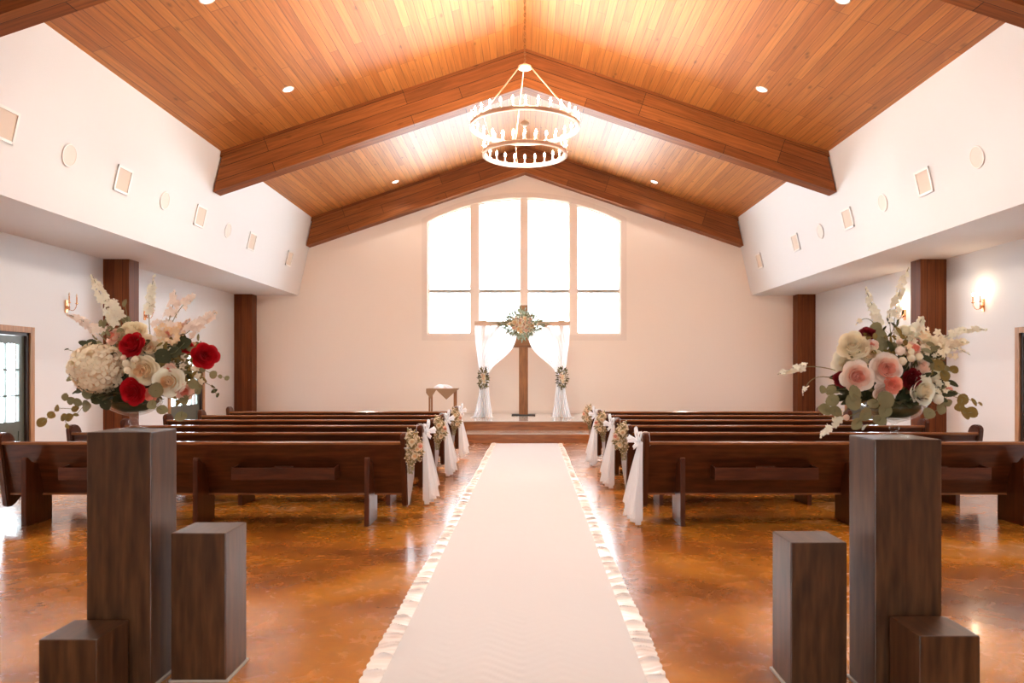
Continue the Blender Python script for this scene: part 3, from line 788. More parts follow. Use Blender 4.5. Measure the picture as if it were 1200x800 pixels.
def rose(m, c, r, d, rnd, inner=0, outer=1, bloom=1.0, npet=26, mid=False):
    """cupped, many-layered rose opening along d; r = outer radius"""
    M = frame_to(d, rnd.uniform(0, 6)); c = V(c) - M @ V((0, 0, r*.25))
    #        petals, rim radius, rim height, base z, curl, half angle
    if npet >= 20:
        layers = [(3, .13, .60, -.05, .00, 1.25), (3, .24, .64, -.08, .02, 1.15), (4, .36, .62, -.12, .04, .98), (4, .50, .57, -.18, .07, .92), (5, .64, .47, -.24, .10, .80), (5, .80, .33, -.30, .14, .78), (6, .95, .12, -.34, .16, .66)]
    else:
        layers = [(3, .18, .60, -.05, .0, 1.2), (4, .42, .60, -.12, .05, .95), (5, .70, .42, -.22, .10, .80), (5, .94, .15, -.30, .15, .76)]
    nu, nv = (6, 6) if npet >= 20 else (4, 4)
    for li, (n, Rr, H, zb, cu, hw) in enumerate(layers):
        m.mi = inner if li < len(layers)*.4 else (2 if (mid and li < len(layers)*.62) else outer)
        a0 = rnd.uniform(0, 6.28)
        for i in range(n):
            az_ = a0+2*PI*i/n+rnd.uniform(-.12, .12); k = 1+rnd.uniform(-.07, .07); dz = rnd.uniform(-.04, .04); tw = rnd.uniform(-.10, .10)
            def f(u, v):
                w = (u-.5)*2
                wid = hw*(.45+.55*math.sin(PI*min(1, .12+.62*v)))
                top = 1-.20*abs(w)**2.6
                vv = v*top
                rho = Rr*k*(math.sin(vv*PI/2)**.75)
                rho += cu*max(0, (vv-.72)/.28)**2 + .035*w*(1 if i % 2 else -1)*v + .06*Rr
                z = zb+(H+dz-zb)*(vv**1.5) - cu*.75*max(0, (vv-.8)/.2)**2
                ang = az_ + w*wid + tw*v + .03*math.sin(w*5+i*2)*v
                return c + M @ V((r*rho*math.cos(ang), r*rho*math.sin(ang), r*z))
            m.grid(f, nu, nv)
    m.mi = inner
    m.lathe([(0, -r*.32), (r*.5, -r*.18), (r*.55, 0), (r*.30, r*.12), (0, r*.2)], c, 10, M)

def floret(m, c, d, r, rnd, n=5, mi=0):
    M = frame_to(d, rnd.uniform(0, 6)); m.mi = mi
    for i in range(n):
        a = 2*PI*i/n
        ca, sa = math.cos(a), math.sin(a)
        pts = [(0, 0, 0), (.55, .38, .22), (1, .12, .12), (1, -.12, .12), (.55, -.38, .22)]
        vs = [V(c)+M @ V((r*(x*ca-y*sa), r*(x*sa+y*ca), r*z)) for x, y, z in pts]
        m.quad(vs)

def leaf(m, c, d, up, ln, wd, mi=0, bend=.25):
    """leaf from c along d; round-ish"""
    d = V(d).normalized(); n = V(up); n = (n - d*n.dot(d))
    if n.length < 1e-3: n = V((0, -1, 0.1)) - d*V((0, -1, .1)).dot(d)
    n.normalize(); s = d.cross(n); m.mi = mi
    N_ = 6
    L_, R_, Cn = [], [], []
    for i in range(N_+1):
        t = i/N_; w = wd*.5*math.sin(PI*min(1, t*.93+.035))**.62; p = V(c)+d*ln*t + n*(-bend*ln*t*t)
        L_.append(m.bm.verts.new(p+s*w+n*w*.25)); R_.append(m.bm.verts.new(p-s*w+n*w*.25)); Cn.append(m.bm.verts.new(p))
    for i in range(N_):
        m.face([Cn[i], L_[i], L_[i+1], Cn[i+1]]); m.face([R_[i], Cn[i], Cn[i+1], R_[i+1]])

def hydrangea(m, c, r, rnd, mi=0):
    for i in range(170):
        z = 1-2*(i+.5)/170; a = i*2.39996; q = math.sqrt(1-z*z); d = V((q*math.cos(a), q*math.sin(a), z))
        d = (d+V([rnd.uniform(-.15, .15) for _ in range(3)])).normalized()
        floret(m, V(c)+V((d.x*r, d.y*r, d.z*r*.95))*rnd.uniform(.88, 1.0), (d+V([rnd.uniform(-.35, .35) for _ in range(3)])).normalized(), r*.24, rnd, 4, mi)
    m.mi = mi+1; m.lathe([(r*.84*math.sin(PI*k/10), -r*.80*math.cos(PI*k/10)) for k in range(11)], c, 16)  # darker core paints shade into the gaps between florets

def spike(m, p0, p1, bend, rnd, start=.35, dens=26, fr=.016, fmi=1, smi=0, spread=.02, bud=True, face_bias=None):
    p0, p1, bend = V(p0), V(p1), V(bend)
    def P(t): return p0.lerp(p1, t)+bend*4*t*(1-t)
    m.mi = smi; m.tube([P(i/10) for i in range(11)], .0028, 5, r1=.0012)
    dens = int(dens*.62); fr *= 1.12
    for i in range(dens):
        t = start+(1-start)*(i+rnd.random())/dens; k = (t-start)/(1-start)
        rr = spread*(1.15-.75*k); a = rnd.uniform(0, 2*PI)
        tg = (P(min(1, t+.02))-P(t-.02)).normalized()
        M = frame_to(tg)
        dr = M @ V((math.cos(a), math.sin(a), .3))
        c = P(t)+dr*rr
        if k > .85 and bud: m.mi = fmi; m.lathe([(0, -fr*.3), (fr*.28, 0), (0, fr*.4)], c, 6)
        else:
            floret(m, c, (dr+V((0, -.5, .1))).normalized(), fr*(1.1-.4*k), rnd, 5, fmi)
            if rnd.random() < .35: floret(m, c+dr*fr*.3, (dr+V((0, -.8, 0))).normalized(), fr*.6, rnd, 4, fmi)

def build_sub(m, name, mats, parent, **kw): return m.build(name, mats, parent, smooth=True, recalc=False, **kw)

def arrangement(cx, cy, top, spec, label, vlabel, seed):
    rnd = random.Random(seed)
    Yc = cy; kk = 870.0/Yc
    def W(px, py, dy=0.0):
        """point of the bouquet: offsets measured against the pedestal, dy towards the viewer negative"""
        y = Yc+dy; k = 870.0/y
        return V(((px-615)/k, y, 1.6+(436-py)/k))
    # vase: footed scalloped glass bowl
    vz = empty('glass_vase', (cx, cy, top), label=vlabel, cat='vase', group='footed glass bowls on the tall pedestals')
    prof = [(0, .002), (.068, .004), (.066, .010), (.022, .018), (.013, .026), (.024, .040), (.025, .050), (.012, .064), (.02, .074), (.07, .088), (.115, .112), (.138, .14), (.146, .165), (.140, .165), (.130, .140), (.108, .118), (.062, .094), (0, .084)]
    m = MB(); m.lathe(prof, (cx, cy, top), 40)
    for v in m.bm.verts:
        zz = v.co.z-top
        if zz > .12:
            a = math.atan2(v.co.y-cy, v.co.x-cx); rr = 1+.035*math.sin(10*a)*(zz-.12)/.045
            v.co.x = cx+(v.co.x-cx)*rr; v.co.y = cy+(v.co.y-cy)*rr
    m.build('vase_bowl', VGL, vz, smooth=True)
    fa = empty('flower_arrangement', (cx, cy, top+.09), label=label, cat='flower arrangement', group='large bouquets in glass bowls')
    # inner greenery filling bowl and body
    m = MB()
    m.lathe([(0, .097), (.055, .099), (.100, .122), (.124, .148), (.12, .19), (.09, .25), (0, .27)], (cx, cy, top), 20)
    for i in range(520):
        a = rnd.uniform(0, 2*PI); b = rnd.uniform(-.1, 1.0); q = rnd.uniform(.25, 1)
        c = V((cx+spec['body'][0]*q*math.cos(a)*math.sqrt(max(0, 1-b*b*.6)), cy+.13*q*math.sin(a), top+.15+spec['body'][1]*b*q+spec['body'][1]*.25))
        d = V((math.cos(a), math.sin(a)*.6, rnd.uniform(-.4, .8)))
        leaf(m, c, d, (rnd.uniform(-1, 1), -1, .5), rnd.uniform(.035, .075), rnd.uniform(.018, .04), rnd.choice([0, 0, 1]))
    for i in range(46):   # collar of leaves over the rim
        a = 2*PI*i/46+rnd.uniform(-.1, .1)
        c = V((cx+.10*math.cos(a), cy+.10*math.sin(a), top+.18)); d = V((math.cos(a), math.sin(a), rnd.uniform(.1, .7)))
        leaf(m, c, d, (0, 0, 1), rnd.uniform(.06, .11), rnd.uniform(.035, .055), rnd.choice([0, 0, 1, 2]), .4)
    for (px, py, r_, dy) in spec.get('darkleaf', []):
        p = W(px, py, dy); leaf(m, p-V((r_*.5, 0, 0))*0, (rnd.uniform(-1, 1), -.2, rnd.uniform(-1, .3)), (0, -1, .2), r_*2/kk, r_*1.6/kk, 0)
    build_sub(m, 'greenery', [LEAFD, LEAF, LEAFB], fa)
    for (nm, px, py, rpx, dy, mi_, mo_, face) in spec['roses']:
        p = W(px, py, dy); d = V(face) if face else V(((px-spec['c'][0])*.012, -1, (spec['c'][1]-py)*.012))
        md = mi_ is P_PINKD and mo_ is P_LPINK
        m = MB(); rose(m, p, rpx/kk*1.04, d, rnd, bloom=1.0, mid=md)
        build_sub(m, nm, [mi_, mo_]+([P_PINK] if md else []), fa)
    for (px, py, rpx, dy) in spec.get('hyd', []):
        m = MB(); hydrangea(m, W(px, py, dy), rpx/kk, rnd); build_sub(m, 'hydrangea', [P_CREAM, P_CREAMD], fa)
    for (px, py, rpx, dy, mt) in spec['buds']:
        m = MB(); p = W(px, py, dy); r_ = rpx/kk
        d = frame_to((rnd.uniform(-.4, .4), -.6, .8)); m.lathe([(0, -r_), (r_*.7, -r_*.7), (r_, 0), (r_*.7, r_*.7), (r_*.2, r_), (0, r_*.95)], p, 10, d)
        m.mi = 1; m.tube([p, p.lerp(V((cx, cy, top+.2)), .5), V((cx, cy, top+.2))], .002, 5)
        build_sub(m, 'bud', [mt, STEM], fa)
    for (x0, y0, x1, y1, bx_, by_, dy, mt, dens, fr, st_, sprd) in spec['spikes']:
        m = MB(); p0, p1 = W(x0, y0, dy*.3), W(x1, y1, dy)
        m.mi = 0; m.tube([V((cx, cy, top+.2)), V((cx, cy, top+.2)).lerp(p0, .6)+V((0, 0, .01)), p0], .003, 5)
        spike(m, p0, p1, V((bx_/kk, 0, -by_/kk)), rnd, st_, dens, fr, 1, 0, sprd)
        build_sub(m, 'flower_spike', [STEM, mt], fa)
    for sp in spec['sprigs']:
        m = MB(); pts = [W(px, py, dy) for (px, py, _, dy) in sp['leaves']]
        st0 = W(*sp['from'])
        m.mi = 2; 
        cen = [p.copy() for p in pts]
        path = [st0]+cen
        m.tube(path, .0016, 5)
        for (p, (px, py, r_, dy)) in zip(pts, sp['leaves']):
            dd = V((rnd.uniform(-1, 1), rnd.uniform(-.5, .1), rnd.uniform(-1, .5)))
            if sp.get('dir'): dd = V(sp['dir'])+dd*.5
            dd.normalize(); ln = 2.1*r_/kk
            leaf(m, p-dd*ln*.5, dd, (rnd.uniform(-.4, .4), -1, rnd.uniform(-.1, .5)), ln, ln*sp.get('asp', .88), sp.get('mi', 0), .1)
        build_sub(m, 'leafy_sprig', [LEAF, LEAFB, STEM, LEAFD], fa)
    # loose small filler blossoms and leaf tips
    m = MB()
    for (x0, x1, y0, y1, n_, mt_) in spec['filler']:
        for i in range(n_):
            p = W(rnd.uniform(x0, x1), rnd.uniform(y0, y1), rnd.uniform(-.13, .02))
            if mt_ < 3: floret(m, p, (rnd.uniform(-.6, .6), -1, rnd.uniform(-.2, .8)), rnd.uniform(.012, .022), rnd, 5, mt_)
            else: leaf(m, p, (rnd.uniform(-1, 1), rnd.uniform(-.4, .2), rnd.uniform(-.6, 1)), (0, -1, .3), rnd.uniform(.03, .05), rnd.uniform(.012, .028), mt_)
    o = build_sub(m, 'filler_blossoms', [P_CREAM, P_LPINK, P_CREAMD, LEAF, LEAFB], fa)
    o['kind'] = 'stuff'

RR = 'red_rose'; CRs = 'cream_rose'; PR = 'blush_rose'; CO = 'coral_rose'
specL = dict(c=(165, 430), body=(.30, .26),
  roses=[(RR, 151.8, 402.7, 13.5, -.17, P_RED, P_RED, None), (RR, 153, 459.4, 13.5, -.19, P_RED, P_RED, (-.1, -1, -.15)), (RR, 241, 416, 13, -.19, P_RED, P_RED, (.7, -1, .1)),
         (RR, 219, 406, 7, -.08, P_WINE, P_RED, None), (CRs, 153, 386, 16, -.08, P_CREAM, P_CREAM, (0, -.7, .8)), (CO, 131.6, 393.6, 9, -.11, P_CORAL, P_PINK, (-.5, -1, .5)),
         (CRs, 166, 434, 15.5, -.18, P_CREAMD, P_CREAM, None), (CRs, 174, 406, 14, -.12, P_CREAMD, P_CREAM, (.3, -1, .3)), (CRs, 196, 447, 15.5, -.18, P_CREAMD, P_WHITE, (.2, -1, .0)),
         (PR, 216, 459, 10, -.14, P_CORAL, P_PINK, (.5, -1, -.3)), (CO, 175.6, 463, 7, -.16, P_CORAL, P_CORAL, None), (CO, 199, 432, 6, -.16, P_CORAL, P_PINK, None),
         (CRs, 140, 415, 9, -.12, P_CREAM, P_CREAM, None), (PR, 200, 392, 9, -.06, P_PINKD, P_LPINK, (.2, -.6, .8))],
  hyd=[(115, 431.5, 29, -.13)],
  buds=[(159, 421, 4.2, -.2, P_CREAM), (148, 426, 4.6, -.2, P_CREAM), (150, 433.5, 4.6, -.2, P_CREAM), (145, 419, 3.2, -.19, P_PINK), (126, 385, 3.4, -.1, P_LPINK), (206, 384, 3.5, -.05, P_PINK), (188, 384, 3.5, -.05, P_CREAM), (227, 432, 3.5, -.12, P_CREAM), (229, 425, 3, -.12, P_CREAM)],
  spikes=[(146, 390, 108, 322, -3, 0, -.02, P_WHITE, 46, .026, .18, .020), (142, 385, 127, 350, 2, 0, -.08, P_WHITE, 30, .028, .2, .022), (177, 400, 181, 322, -4, 0, .02, P_WHITE, 30, .022, .42, .013),
          (190, 402, 206, 342, 1, 0, 0, P_LPINK, 24, .026, .5, .018), (194, 398, 229, 346, -2, -8, .03, P_LPINK, 24, .021, .6, .012), (204, 402, 253, 366, 1, -2, -.05, P_LPINK, 46, .025, .3, .018),
          (128, 404, 79, 368, 1, -5, -.03, P_LPINK, 44, .022, .25, .014), (190, 410, 222, 376, 0, 0, -.03, P_PINK, 26, .024, .4, .022)],
  sprigs=[dict(**{'from': (118, 458, -.08)}, leaves=[(103, 462, 6, -.1), (101, 475.6, 7.6, -.14), (91, 471, 5, -.15), (83, 469.5, 5, -.16), (76.5, 465, 4.2, -.17)], mi=0),
          dict(**{'from': (101, 470, -.14)}, leaves=[(88, 479, 4, -.15), (67, 478, 4.2, -.16), (60, 486, 4.6, -.17), (49, 494.6, 5.6, -.18)], mi=1),
          dict(**{'from': (101, 472, -.1)}, leaves=[(89, 486, 3, -.12), (81, 489, 5.2, -.14), (75, 489, 5, -.14), (79, 499, 3, -.14)], mi=1),
          dict(**{'from': (110, 418, -.05)}, leaves=[(107, 406.5, 4, -.06), (98, 406, 4, -.07), (94, 411, 4.5, -.08), (88, 412, 4, -.08), (78, 409, 2.5, -.09)], mi=3, asp=.35, dir=(-1, 0, -.3)),
          dict(**{'from': (215, 425, -.05)}, leaves=[(237, 432, 4, -.08), (250, 439, 5, -.1), (258, 441, 2.5, -.1), (266, 443, 3, -.1)], mi=0),
          dict(**{'from': (220, 435, -.05)}, leaves=[(238, 447, 3.5, -.08), (250, 453, 3.5, -.1), (251, 458, 3.6, -.1), (255, 463, 2.8, -.1)], mi=3, asp=.6),
          dict(**{'from': (195, 440, -.05)}, leaves=[(226.6, 449.5, 6.5, -.16), (232, 458, 4.5, -.15), (216, 468, 6, -.15), (212, 488, 6.5, -.14)], mi=0),
          dict(**{'from': (170, 440, -.05)}, leaves=[(183, 457, 8.5, -.24), (178, 474, 6, -.18), (190, 480, 6, -.17)], mi=0),
          dict(**{'from': (160, 400, 0)}, leaves=[(191, 417, 9, -.17), (205, 413, 7, -.14), (216, 402, 7.5, -.12), (214, 395, 4, -.1)], mi=3),
          dict(**{'from': (150, 400, 0)}, leaves=[(139, 388, 5, -.02), (143.5, 370, 5.5, -.04), (150, 376, 5.5, -.04), (146, 355, 4.5, -.04)], mi=0, asp=.55, dir=(0, 0, 1)),
          dict(**{'from': (125, 450, -.05)}, leaves=[(115, 466, 8.5, -.12), (124, 473, 7, -.13), (98, 452, 6.5, -.05), (84, 440, 3.5, -.05)], mi=3)],
  filler=[(184, 214, 380, 402, 60, 2), (184, 236, 400, 445, 70, 4), (196, 238, 398, 440, 46, 3), (200, 236, 410, 448, 34, 0), (130, 170, 410, 450, 20, 4), (180, 212, 376, 398, 30, 1), (112, 150, 375, 400, 18, 3), (180, 235, 440, 470, 24, 4)])
specR = dict(c=(1048, 430), body=(.27, .25),
  roses=[(CRs, 999.8, 403, 15.5, -.1, P_CREAM, P_CREAM, (-.5, -1, .4)), (CRs, 990.6, 424, 15, -.06, P_CREAM, P_WHITE, (-.8, -1, .1)), (CRs, 1019, 415, 11, -.12, P_CREAMD, P_CREAM, None),
         (PR, 1005.6, 441, 16, -.17, P_PINKD, P_LPINK, (-.2, -1, 0)), (PR, 1040.5, 432, 16, -.18, P_PINKD, P_LPINK, (0, -1, .05)), (PR, 1040.5, 419, 11, -.13, P_LPINK, P_LPINK, (0, -.7, .9)),
         (PR, 1037, 460, 10.5, -.17, P_PINK, P_LPINK, (-.3, -1, -.3)), (CO, 1048, 450, 9, -.2, P_CORAL, P_CORAL, (0, -1, .1)), ('wine_rose', 1016, 390, 8.5, -.07, P_WINE, P_WINE, (-.4, -.8, .6)),
         ('wine_rose', 1071, 445, 11, -.16, P_WINE, P_WINE, None), ('wine_rose', 985, 444, 8, -.1, P_WINE, P_WINE, (-.8, -1, 0)), (CO, 1021, 404.5, 7, -.11, P_CORAL, P_PINK, None),
         (CO, 1072, 408.5, 9.5, -.12, P_CORAL, P_PINK, (.2, -.8, .5)), (PR, 1081, 431, 14, -.13, P_PINK, P_LPINK, (.4, -1, .3)), (CRs, 1084, 458, 15, -.16, P_CREAM, P_WHITE, (.3, -1, -.1)),
         (CRs, 1098, 441, 12.5, -.1, P_WHITE, P_WHITE, (.8, -1, .1)), (CRs, 1090, 399, 11, -.06, P_CREAM, P_CREAM, (.6, -1, .7)), ('white_lily', 1060, 386, 10, -.05, P_WHITE, P_WHITE, (-.2, -.5, 1)), ('white_lily', 1073, 389, 10, -.04, P_WHITE, P_WHITE, (.3, -.5, 1))],
  buds=[(1055, 411, 5.5, -.15, P_LPINK), (1057.5, 423, 5, -.17, P_CREAM), (1068, 419.5, 4.6, -.17, P_CREAM), (1077, 418, 4.6, -.16, P_CREAM), (1068, 412, 4, -.15, P_CREAM), (1099.6, 467.6, 6, -.13, P_WHITE), (1112, 457, 4.5, -.05, P_CORAL), (992, 489, 3.6, -.1, P_PINK), (1054, 400, 4, -.1, P_PINK)],
  spikes=[(1048, 400, 1065, 313, -6, 0, .02, P_WHITE, 44, .021, .3, .013), (1036, 398, 1014, 338, 1, 0, .02, P_WHITE, 40, .022, .25, .014), (1045, 400, 1043, 362, -1, 0, 0, P_WHITE, 10, .014, .5, .010),
          (1068, 400, 1081, 371, 0, 0, -.04, P_WHITE, 24, .025, .3, .016), (1088, 408, 1157, 387, 0, -9, -.03, P_WHITE, 50, .018, .2, .009), (1092, 412, 1136, 401, 0, -4, -.06, P_CREAM, 34, .021, .15, .014),
          (1095, 412, 1137, 416, 0, -6, -.05, P_WHITE, 14, .013, .4, .007), (985, 436, 911, 439, 0, -8, -.05, P_WHITE, 22, .019, .55, .009), (985, 446, 941, 464, -8, -12, -.05, P_WHITE, 9, .013, .75, .006),
          (1000, 470, 961, 512, 1, 0, -.12, P_WHITE, 30, .022, .35, .010), (1030, 392, 1003, 380, 2, -12, -.02, P_CREAM, 6, .013, .8, .005)],
  sprigs=[dict(**{'from': (1000, 455, -.08)}, leaves=[(974, 457, 6, -.1), (964, 456, 5, -.11), (975.6, 469, 7.5, -.13), (979, 482, 7.5, -.13), (967, 480, 8, -.12)], mi=0),
          dict(**{'from': (1020, 455, -.1)}, leaves=[(1001, 460, 9, -.21), (1000, 471, 9, -.21), (1014, 485, 8, -.19), (1003.7, 496.5, 7, -.18)], mi=0),
          dict(**{'from': (1035, 455, -.1)}, leaves=[(1023, 473, 6, -.2), (1038, 468, 9.5, -.22), (1037, 481, 8, -.21), (1031, 492.5, 7, -.2), (1013, 500, 5, -.18)], mi=0),
          dict(**{'from': (1030, 420, -.05)}, leaves=[(1026, 385, 8, -.06), (1032, 394, 9, -.09), (1036, 402, 7, -.1)], mi=0, asp=.8, dir=(.2, 0, 1)),
          dict(**{'from': (1085, 430, -.05)}, leaves=[(1099, 428, 7.5, -.13), (1107, 440, 6.5, -.14), (1118, 433, 5, -.13)], mi=1),
          dict(**{'from': (1080, 460, -.08)}, leaves=[(1109.6, 471.5, 6, -.12), (1102.7, 479, 6.5, -.14), (1088.5, 484, 7.5, -.16)], mi=0),
          dict(**{'from': (1100, 458, -.08)}, leaves=[(1128, 468, 7, -.1), (1124.5, 477, 5.5, -.11), (1131, 484, 7.5, -.11), (1139, 483, 7, -.11)], mi=1),
          dict(**{'from': (1100, 456, -.08)}, leaves=[(1120, 459, 2, -.1), (1141.6, 471, 5, -.1), (1149, 473, 3, -.1)], mi=1, asp=.5, dir=(1, 0, -.8)),
          dict(**{'from': (1040, 400, 0)}, leaves=[(1036, 385, 4, 0), (1043, 392, 4, -.02), (1052, 378, 4, 0), (1058, 366, 3, 0)], mi=3, asp=.35, dir=(.3, 0, 1)),
          dict(**{'from': (1060, 400, 0)}, leaves=[(1066, 388, 4, -.02), (1048, 381, 4.5, -.02), (1041, 376, 4, 0)], mi=3, asp=.35, dir=(-.3, 0, 1))],
  filler=[(1020, 1080, 392, 425, 40, 4), (1000, 1100, 400, 460, 60, 3), (1020, 1100, 405, 460, 40, 4), (1050, 1110, 385, 420, 40, 0), (1085, 1120, 395, 420, 30, 0), (1095, 1112, 440, 468, 30, 0), (1020, 1070, 440, 475, 26, 4), (1055, 1095, 385, 410, 22, 2)])
arrangement(-2.05, 3.89, 1.297, specL, 'lush bouquet of red roses, cream hydrangea and eucalyptus on the left pedestal', 'footed glass bowl holding the red rose bouquet on the left pedestal', 11)
arrangement(1.865, 3.75, 1.273, specR, 'lush bouquet of blush and cream roses with eucalyptus on the right pedestal', 'footed glass bowl holding the blush rose bouquet on the right pedestal', 23)

# ---- pew posies
def posy(seed=5):
    rnd = random.Random(seed); r = empty('pew_posy', (0, 0, 0))
    m = MB()
    for i in range(330):
        a = rnd.uniform(0, 2*PI); b = math.acos(rnd.uniform(-1, 1))
        d = V((math.sin(b)*math.cos(a), math.sin(b)*math.sin(a), math.cos(b))); d.x = abs(d.x)
        e = V((d.x*.19-.01, d.y*.13, d.z*.21))*rnd.uniform(.5, 1.05)
        m.mi = 0; m.tube([e*.2, e], .0012, 4)
        leaf(m, e*.85, d+V([rnd.uniform(-.5, .5) for _ in range(3)]), (0, -1, .4), rnd.uniform(.02, .045), rnd.uniform(.008, .016), rnd.choice([0, 0, 1, 1]))
        if rnd.random() < .75: floret(m, e*1.03, d+V((0, -.5, 0)), rnd.uniform(.008, .016), rnd, 4, 2)
    for i in range(30):   # trailing tips below
        c = V((rnd.uniform(0, .05), rnd.uniform(-.05, .05), -.14)); e = c+V((rnd.uniform(-.01, .05), rnd.uniform(-.05, .05), -rnd.uniform(.02, .12)))
        m.mi = 0; m.tube([c, e], .0012, 4); leaf(m, e, (0, 0, -1), (1, -1, 0), .03, .012, 1)
    build_sub(m, 'filler_sprays', [DRY, LEAF, DRYW], r)
    for (x, y, z, rr_, mi_) in ((.15, -.06, .02, .036, 0), (.10, -.10, -.08, .036, 1), (.15, .03, -.04, .034, 1), (.07, -.11, .07, .034, 1), (.12, -.08, -.01, .03, 1)):
        m = MB(); rose(m, (x, y, z), rr_, (x, y-.08, z*.5), rnd, npet=16); build_sub(m, 'small_rose', [P_PINKD, P_PINK] if mi_ == 0 else [P_CREAMD, P_CREAM], r)
    m = MB(); m.torus((.005, 0, .0), .05, .006, 16, 6); m.build('ribbon_tie', SHEER, r, smooth=True)
    return r

def tulle_bow(seed=9):
    """bow on the pew end (pew end face at x=0, aisle towards +x), fabric falling to z=-0.78"""
    rnd = random.Random(seed); r = empty('tulle_bow', (0, 0, 0))
    # tails
    for (y0, w0, w1, zl, xo, ph) in ((-.02, .05, .24, -.80, .14, 0), (.05, .05, .22, -.70, .12, 2.1), (-.06, .04, .15, -.86, .07, 4)):
        m = MB()
        def f(u, v, y0=y0, w0=w0, w1=w1, zl=zl, xo=xo, ph=ph):
            w = w0+(w1-w0)*v**.8; a = (u-.5)
            amp = .008+.028*v
            return (.02+xo*v**.9+amp*math.sin(u*2*PI*4+ph)+.05*a*v, y0+a*w*1.2-.06*v, .0+zl*v*(1-.10*abs(a)*2+.05*math.sin(u*9)))
        m.grid(f, 48, 22); m.build('tail', TULLE, r, smooth=True, recalc=False)
    for (dx, dy, dz, ln, wd) in ((.28, -.45, 1.0, .17, .085), (.55, .55, .15, .15, .08), (.5, -.8, -.35, .13, .07), (-.25, .5, .8, .12, .06)):
        D = V((dx, dy, dz)).normalized(); S = D.cross(V((1, 0, .2))).normalized(); T = D.cross(S)
        m = MB()
        def g(u, v, D=D, S=S, T=T, ln=ln, wd=wd):
            a = u*2*PI; px = .5*(1-math.cos(a)); th = math.sin(a)*.028*(1+px)
            wv = (v-.5)*wd*(.25+.9*px)
            return V((.045, 0, 0)) + D*ln*(px-.06*abs(v-.5)*2) + T*(th*.30+.010*math.sin(v*9+a*2)) + S*wv
        m.grid(g, 30, 10); m.build('loop', TULLE, r, smooth=True, recalc=False)
    m = MB(); m.lathe([(0, -.03), (.018, -.024), (.026, 0), (.018, .024), (0, .03)], (.04, 0, .0), 14); m.build('knot', TULLE, r, smooth=True)
    # narrow band over the top of the pew end
    m = MB()
    pts = [(.03, 0, .0), (.010, 0, .05), (.004, 0, .09), (-.02, 0, .101), (-.05, 0, .101), (-.074, 0, .09), (-.078, 0, .04), (-.076, 0, -.05)]
    def h(u, v):
        t = u*(len(pts)-1); i = min(len(pts)-2, int(t)); q = t-i
        p = V(pts[i]).lerp(V(pts[i+1]), q); return (p.x, p.y+(v-.5)*.035+.04*math.sin(u*PI), p.z+.003*math.sin(v*PI))
    m.grid(h, 28, 6); m.build('band', TULLE, r, smooth=True, recalc=False)
    return r

P0 = posy(); B0 = tulle_bow()
usedp = usedb = False
rw = ['nearest', 'second-row', 'third-row', 'fourth-row', 'fifth-row', 'farthest']
pz = {0: 1.0, 1: .95, 2: .95, 3: .9, 4: .9, 5: .9}
for s in (-1, 1):
    for i, y in enumerate(pewY):
        is_posy = (i % 2 == 0) if s < 0 else (i % 2 == 1)
        xe = s*(pewX-2.17)          # aisle face of the pew
        if is_posy:
            o = P0 if not usedp else copy_tree(P0); usedp = True
            sc = 1.0; o.location = (xe-s*.0, y+.03, .80)
            o.scale = (-s*sc, sc, sc) if s > 0 else (sc, sc, sc)
            if s > 0: o.scale = (-1, 1, 1)
            tag(o, 'small dried posy with peach roses on the %s pew end on the %s' % (rw[i], 'left' if s < 0 else 'right'), 'posy', 'posies tied to the pew ends')
        else:
            o = B0 if not usedb else copy_tree(B0); usedb = True
            o.location = (xe, y+.02, .865); o.scale = (1, 1, 1) if s < 0 else (-1, 1, 1)
            tag(o, 'sheer white tulle bow with long tails on the %s pew end on the %s' % (rw[i], 'left' if s < 0 else 'right'), 'bow', 'tulle bows tied to the pew ends')

# ---- arch flowers
def cluster(c, wx, wz, dy, n_leaf, roses, name, label, seed, leafmats, diamond=True, lsz=.05):
    rnd = random.Random(seed); c = V(c); r = empty(name, c, label=label, cat='flower garland', group='flower clusters on the wedding arch')
    m = MB()
    for i in range(n_leaf):
        a = rnd.uniform(0, 2*PI); q = rnd.uniform(.1, 1)**.6
        sh = 1/(abs(math.cos(a))+abs(math.sin(a))) if diamond else 1
        e = V((wx*q*math.cos(a)*sh, rnd.uniform(-dy, 0), wz*q*math.sin(a)*sh))
        d = V((e.x/wx, rnd.uniform(-.6, 0), e.z/wz+.1))+V([rnd.uniform(-.4, .4) for _ in range(3)])
        leaf(m, c+e, d, (0, -1, .3), rnd.uniform(.7, 1.5)*lsz, rnd.uniform(.25, .5)*lsz, rnd.choice([0, 0, 1]))
    for i in range(n_leaf//5):
        a = rnd.uniform(0, 2*PI); q = rnd.uniform(.2, .95)
        floret(m, c+V((wx*q*math.cos(a)*.7, -dy-.01, wz*q*math.sin(a)*.7)), (rnd.uniform(-.5, .5), -1, .3), .02, rnd, 5, 2)
    build_sub(m, 'greenery', leafmats+[P_WHITE], r)
    for (dx, dz, rr_, mt) in roses:
        m = MB(); rose(m, c+V((dx, -dy-.02, dz)), rr_, (dx*1.5, -1, dz*1.5+.1), rnd, npet=16); build_sub(m, 'rose', mt, r)
rs = []
rg = random.Random(4)
for i in range(19):
    a = i*2.4; q = math.sqrt((i+.5)/19); rs.append((.31*q*math.cos(a), .21*q*math.sin(a)-.02, rg.uniform(.05, .075), rg.choice([[P_PINK, P_LPINK], [P_CREAMD, P_CREAM], [P_PINK, P_WHITE]])))
cluster((ax(612), AY-.14, 2.84), .64, .40, .10, 520, rs, 'arch_bouquet', 'large blush and white flower cluster with sage greenery at the centre of the arch crossbeam', 31, [SAGE, LEAF], True, .085)
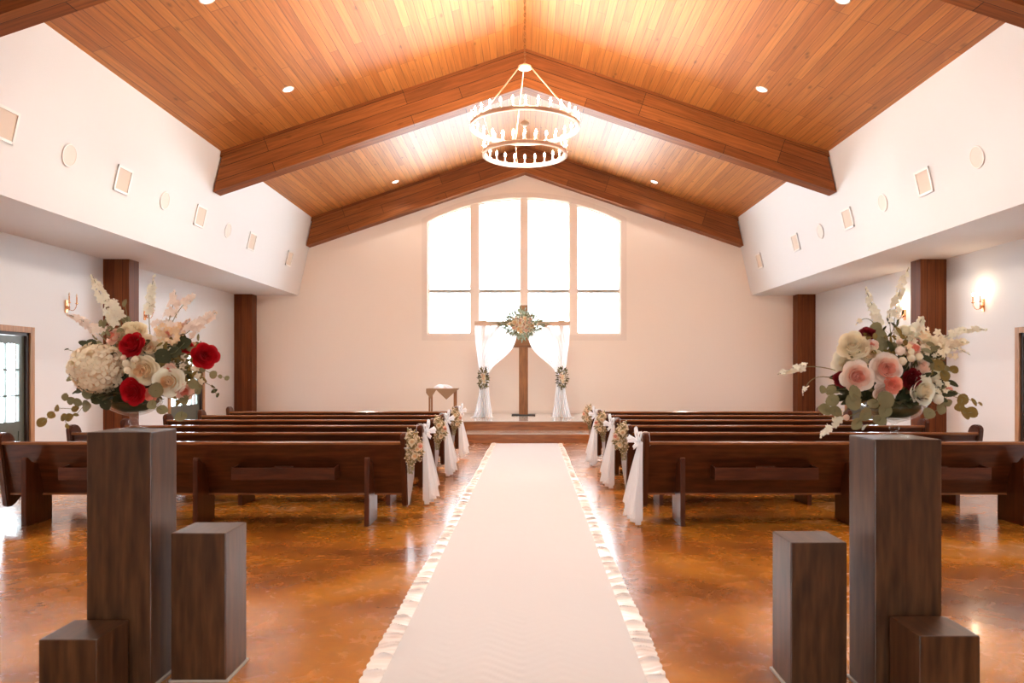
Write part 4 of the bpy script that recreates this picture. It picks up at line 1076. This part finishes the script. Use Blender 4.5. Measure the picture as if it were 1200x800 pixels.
small = lambda: [(0.0, .0, .055, [P_PINK, P_CREAM]), (.03, -.09, .045, [P_CREAMD, P_WHITE]), (-.03, .09, .04, [P_PINK, P_LPINK]), (.02, .06, .04, [P_CREAMD, P_CREAM])]
cluster((ax(567), AY-.22, az(443)), .12, .26, .05, 150, small(), 'tieback_posy', 'small oval flower posy tied to the left drape of the arch', 32, [LEAF, LEAFD], False, .06)
cluster((ax(658), AY-.22, az(443)), .12, .26, .05, 150, small(), 'tieback_posy', 'small oval flower posy tied to the right drape of the arch', 33, [LEAF, LEAFD], False, .06)

# ------------------------------------------------------------------ light
w = bpy.data.worlds.new('World'); bpy.context.scene.world = w; w.use_nodes = True
nt = w.node_tree; bg = nt.nodes['Background']
tc = N(nt, 'ShaderNodeTexCoord'); sx = N(nt, 'ShaderNodeSeparateXYZ'); L(nt, tc.outputs['Generated'], sx.inputs[0])
cr_ = N(nt, 'ShaderNodeValToRGB'); cr_.color_ramp.elements[0].position = .5; cr_.color_ramp.elements[0].color = (.84, .92, 1, 1); cr_.color_ramp.elements[1].position = .62; cr_.color_ramp.elements[1].color = (.78, .88, 1, 1)
L(nt, sx.outputs['Z'], cr_.inputs[0]); L(nt, cr_.outputs[0], bg.inputs['Color'])
bg.inputs['Strength'].default_value = 13
def portal(name, loc, rot, sx_, sy_):
    l = bpy.data.lights.new(name, 'AREA'); l.shape = 'RECTANGLE'; l.size = sx_; l.size_y = sy_; l.energy = 1
    l.cycles.is_portal = True
    o = bpy.data.objects.new(name, l); C.objects.link(o); o.location = loc; o.rotation_euler = rot
portal('window_portal', (0, Y1+.3, 4.6), (-PI/2, 0, 0), 5.7, 4.1)
portal('fill_portal', (0, Y0-.3, 1.15), (PI/2, 0, 0), 1.9, 2.2)
for s in (-1, 1):
    for a, b in doorsY:
        portal('door_portal', (s*(XW+.3), (a+b)/2, 1.4), (0, s*PI/2, 0), 1.6, b-a)

# ------------------------------------------------------------------ camera
cam = bpy.data.cameras.new('camera'); co = bpy.data.objects.new('camera', cam); C.objects.link(co)
co.location = (0, 0, 1.6); co.rotation_euler = (PI/2, 0, 0)
cam.sensor_width = 36; cam.lens = 870/1200*36; cam.shift_x = -15/1200; cam.shift_y = 36/1200
cam.clip_end = 300; cam.dof.use_dof = True; cam.dof.focus_distance = 14; cam.dof.aperture_fstop = 5.6
sc = bpy.context.scene; sc.camera = co
sc.view_settings.view_transform = 'Standard'; sc.view_settings.look = 'None'; sc.view_settings.gamma = 1; sc.view_settings.use_curve_mapping = False
sc.view_settings.exposure = .72
sc.cycles.max_bounces = 10; sc.cycles.diffuse_bounces = 6; sc.cycles.transparent_max_bounces = 16
sc.cycles.sample_clamp_indirect = 8
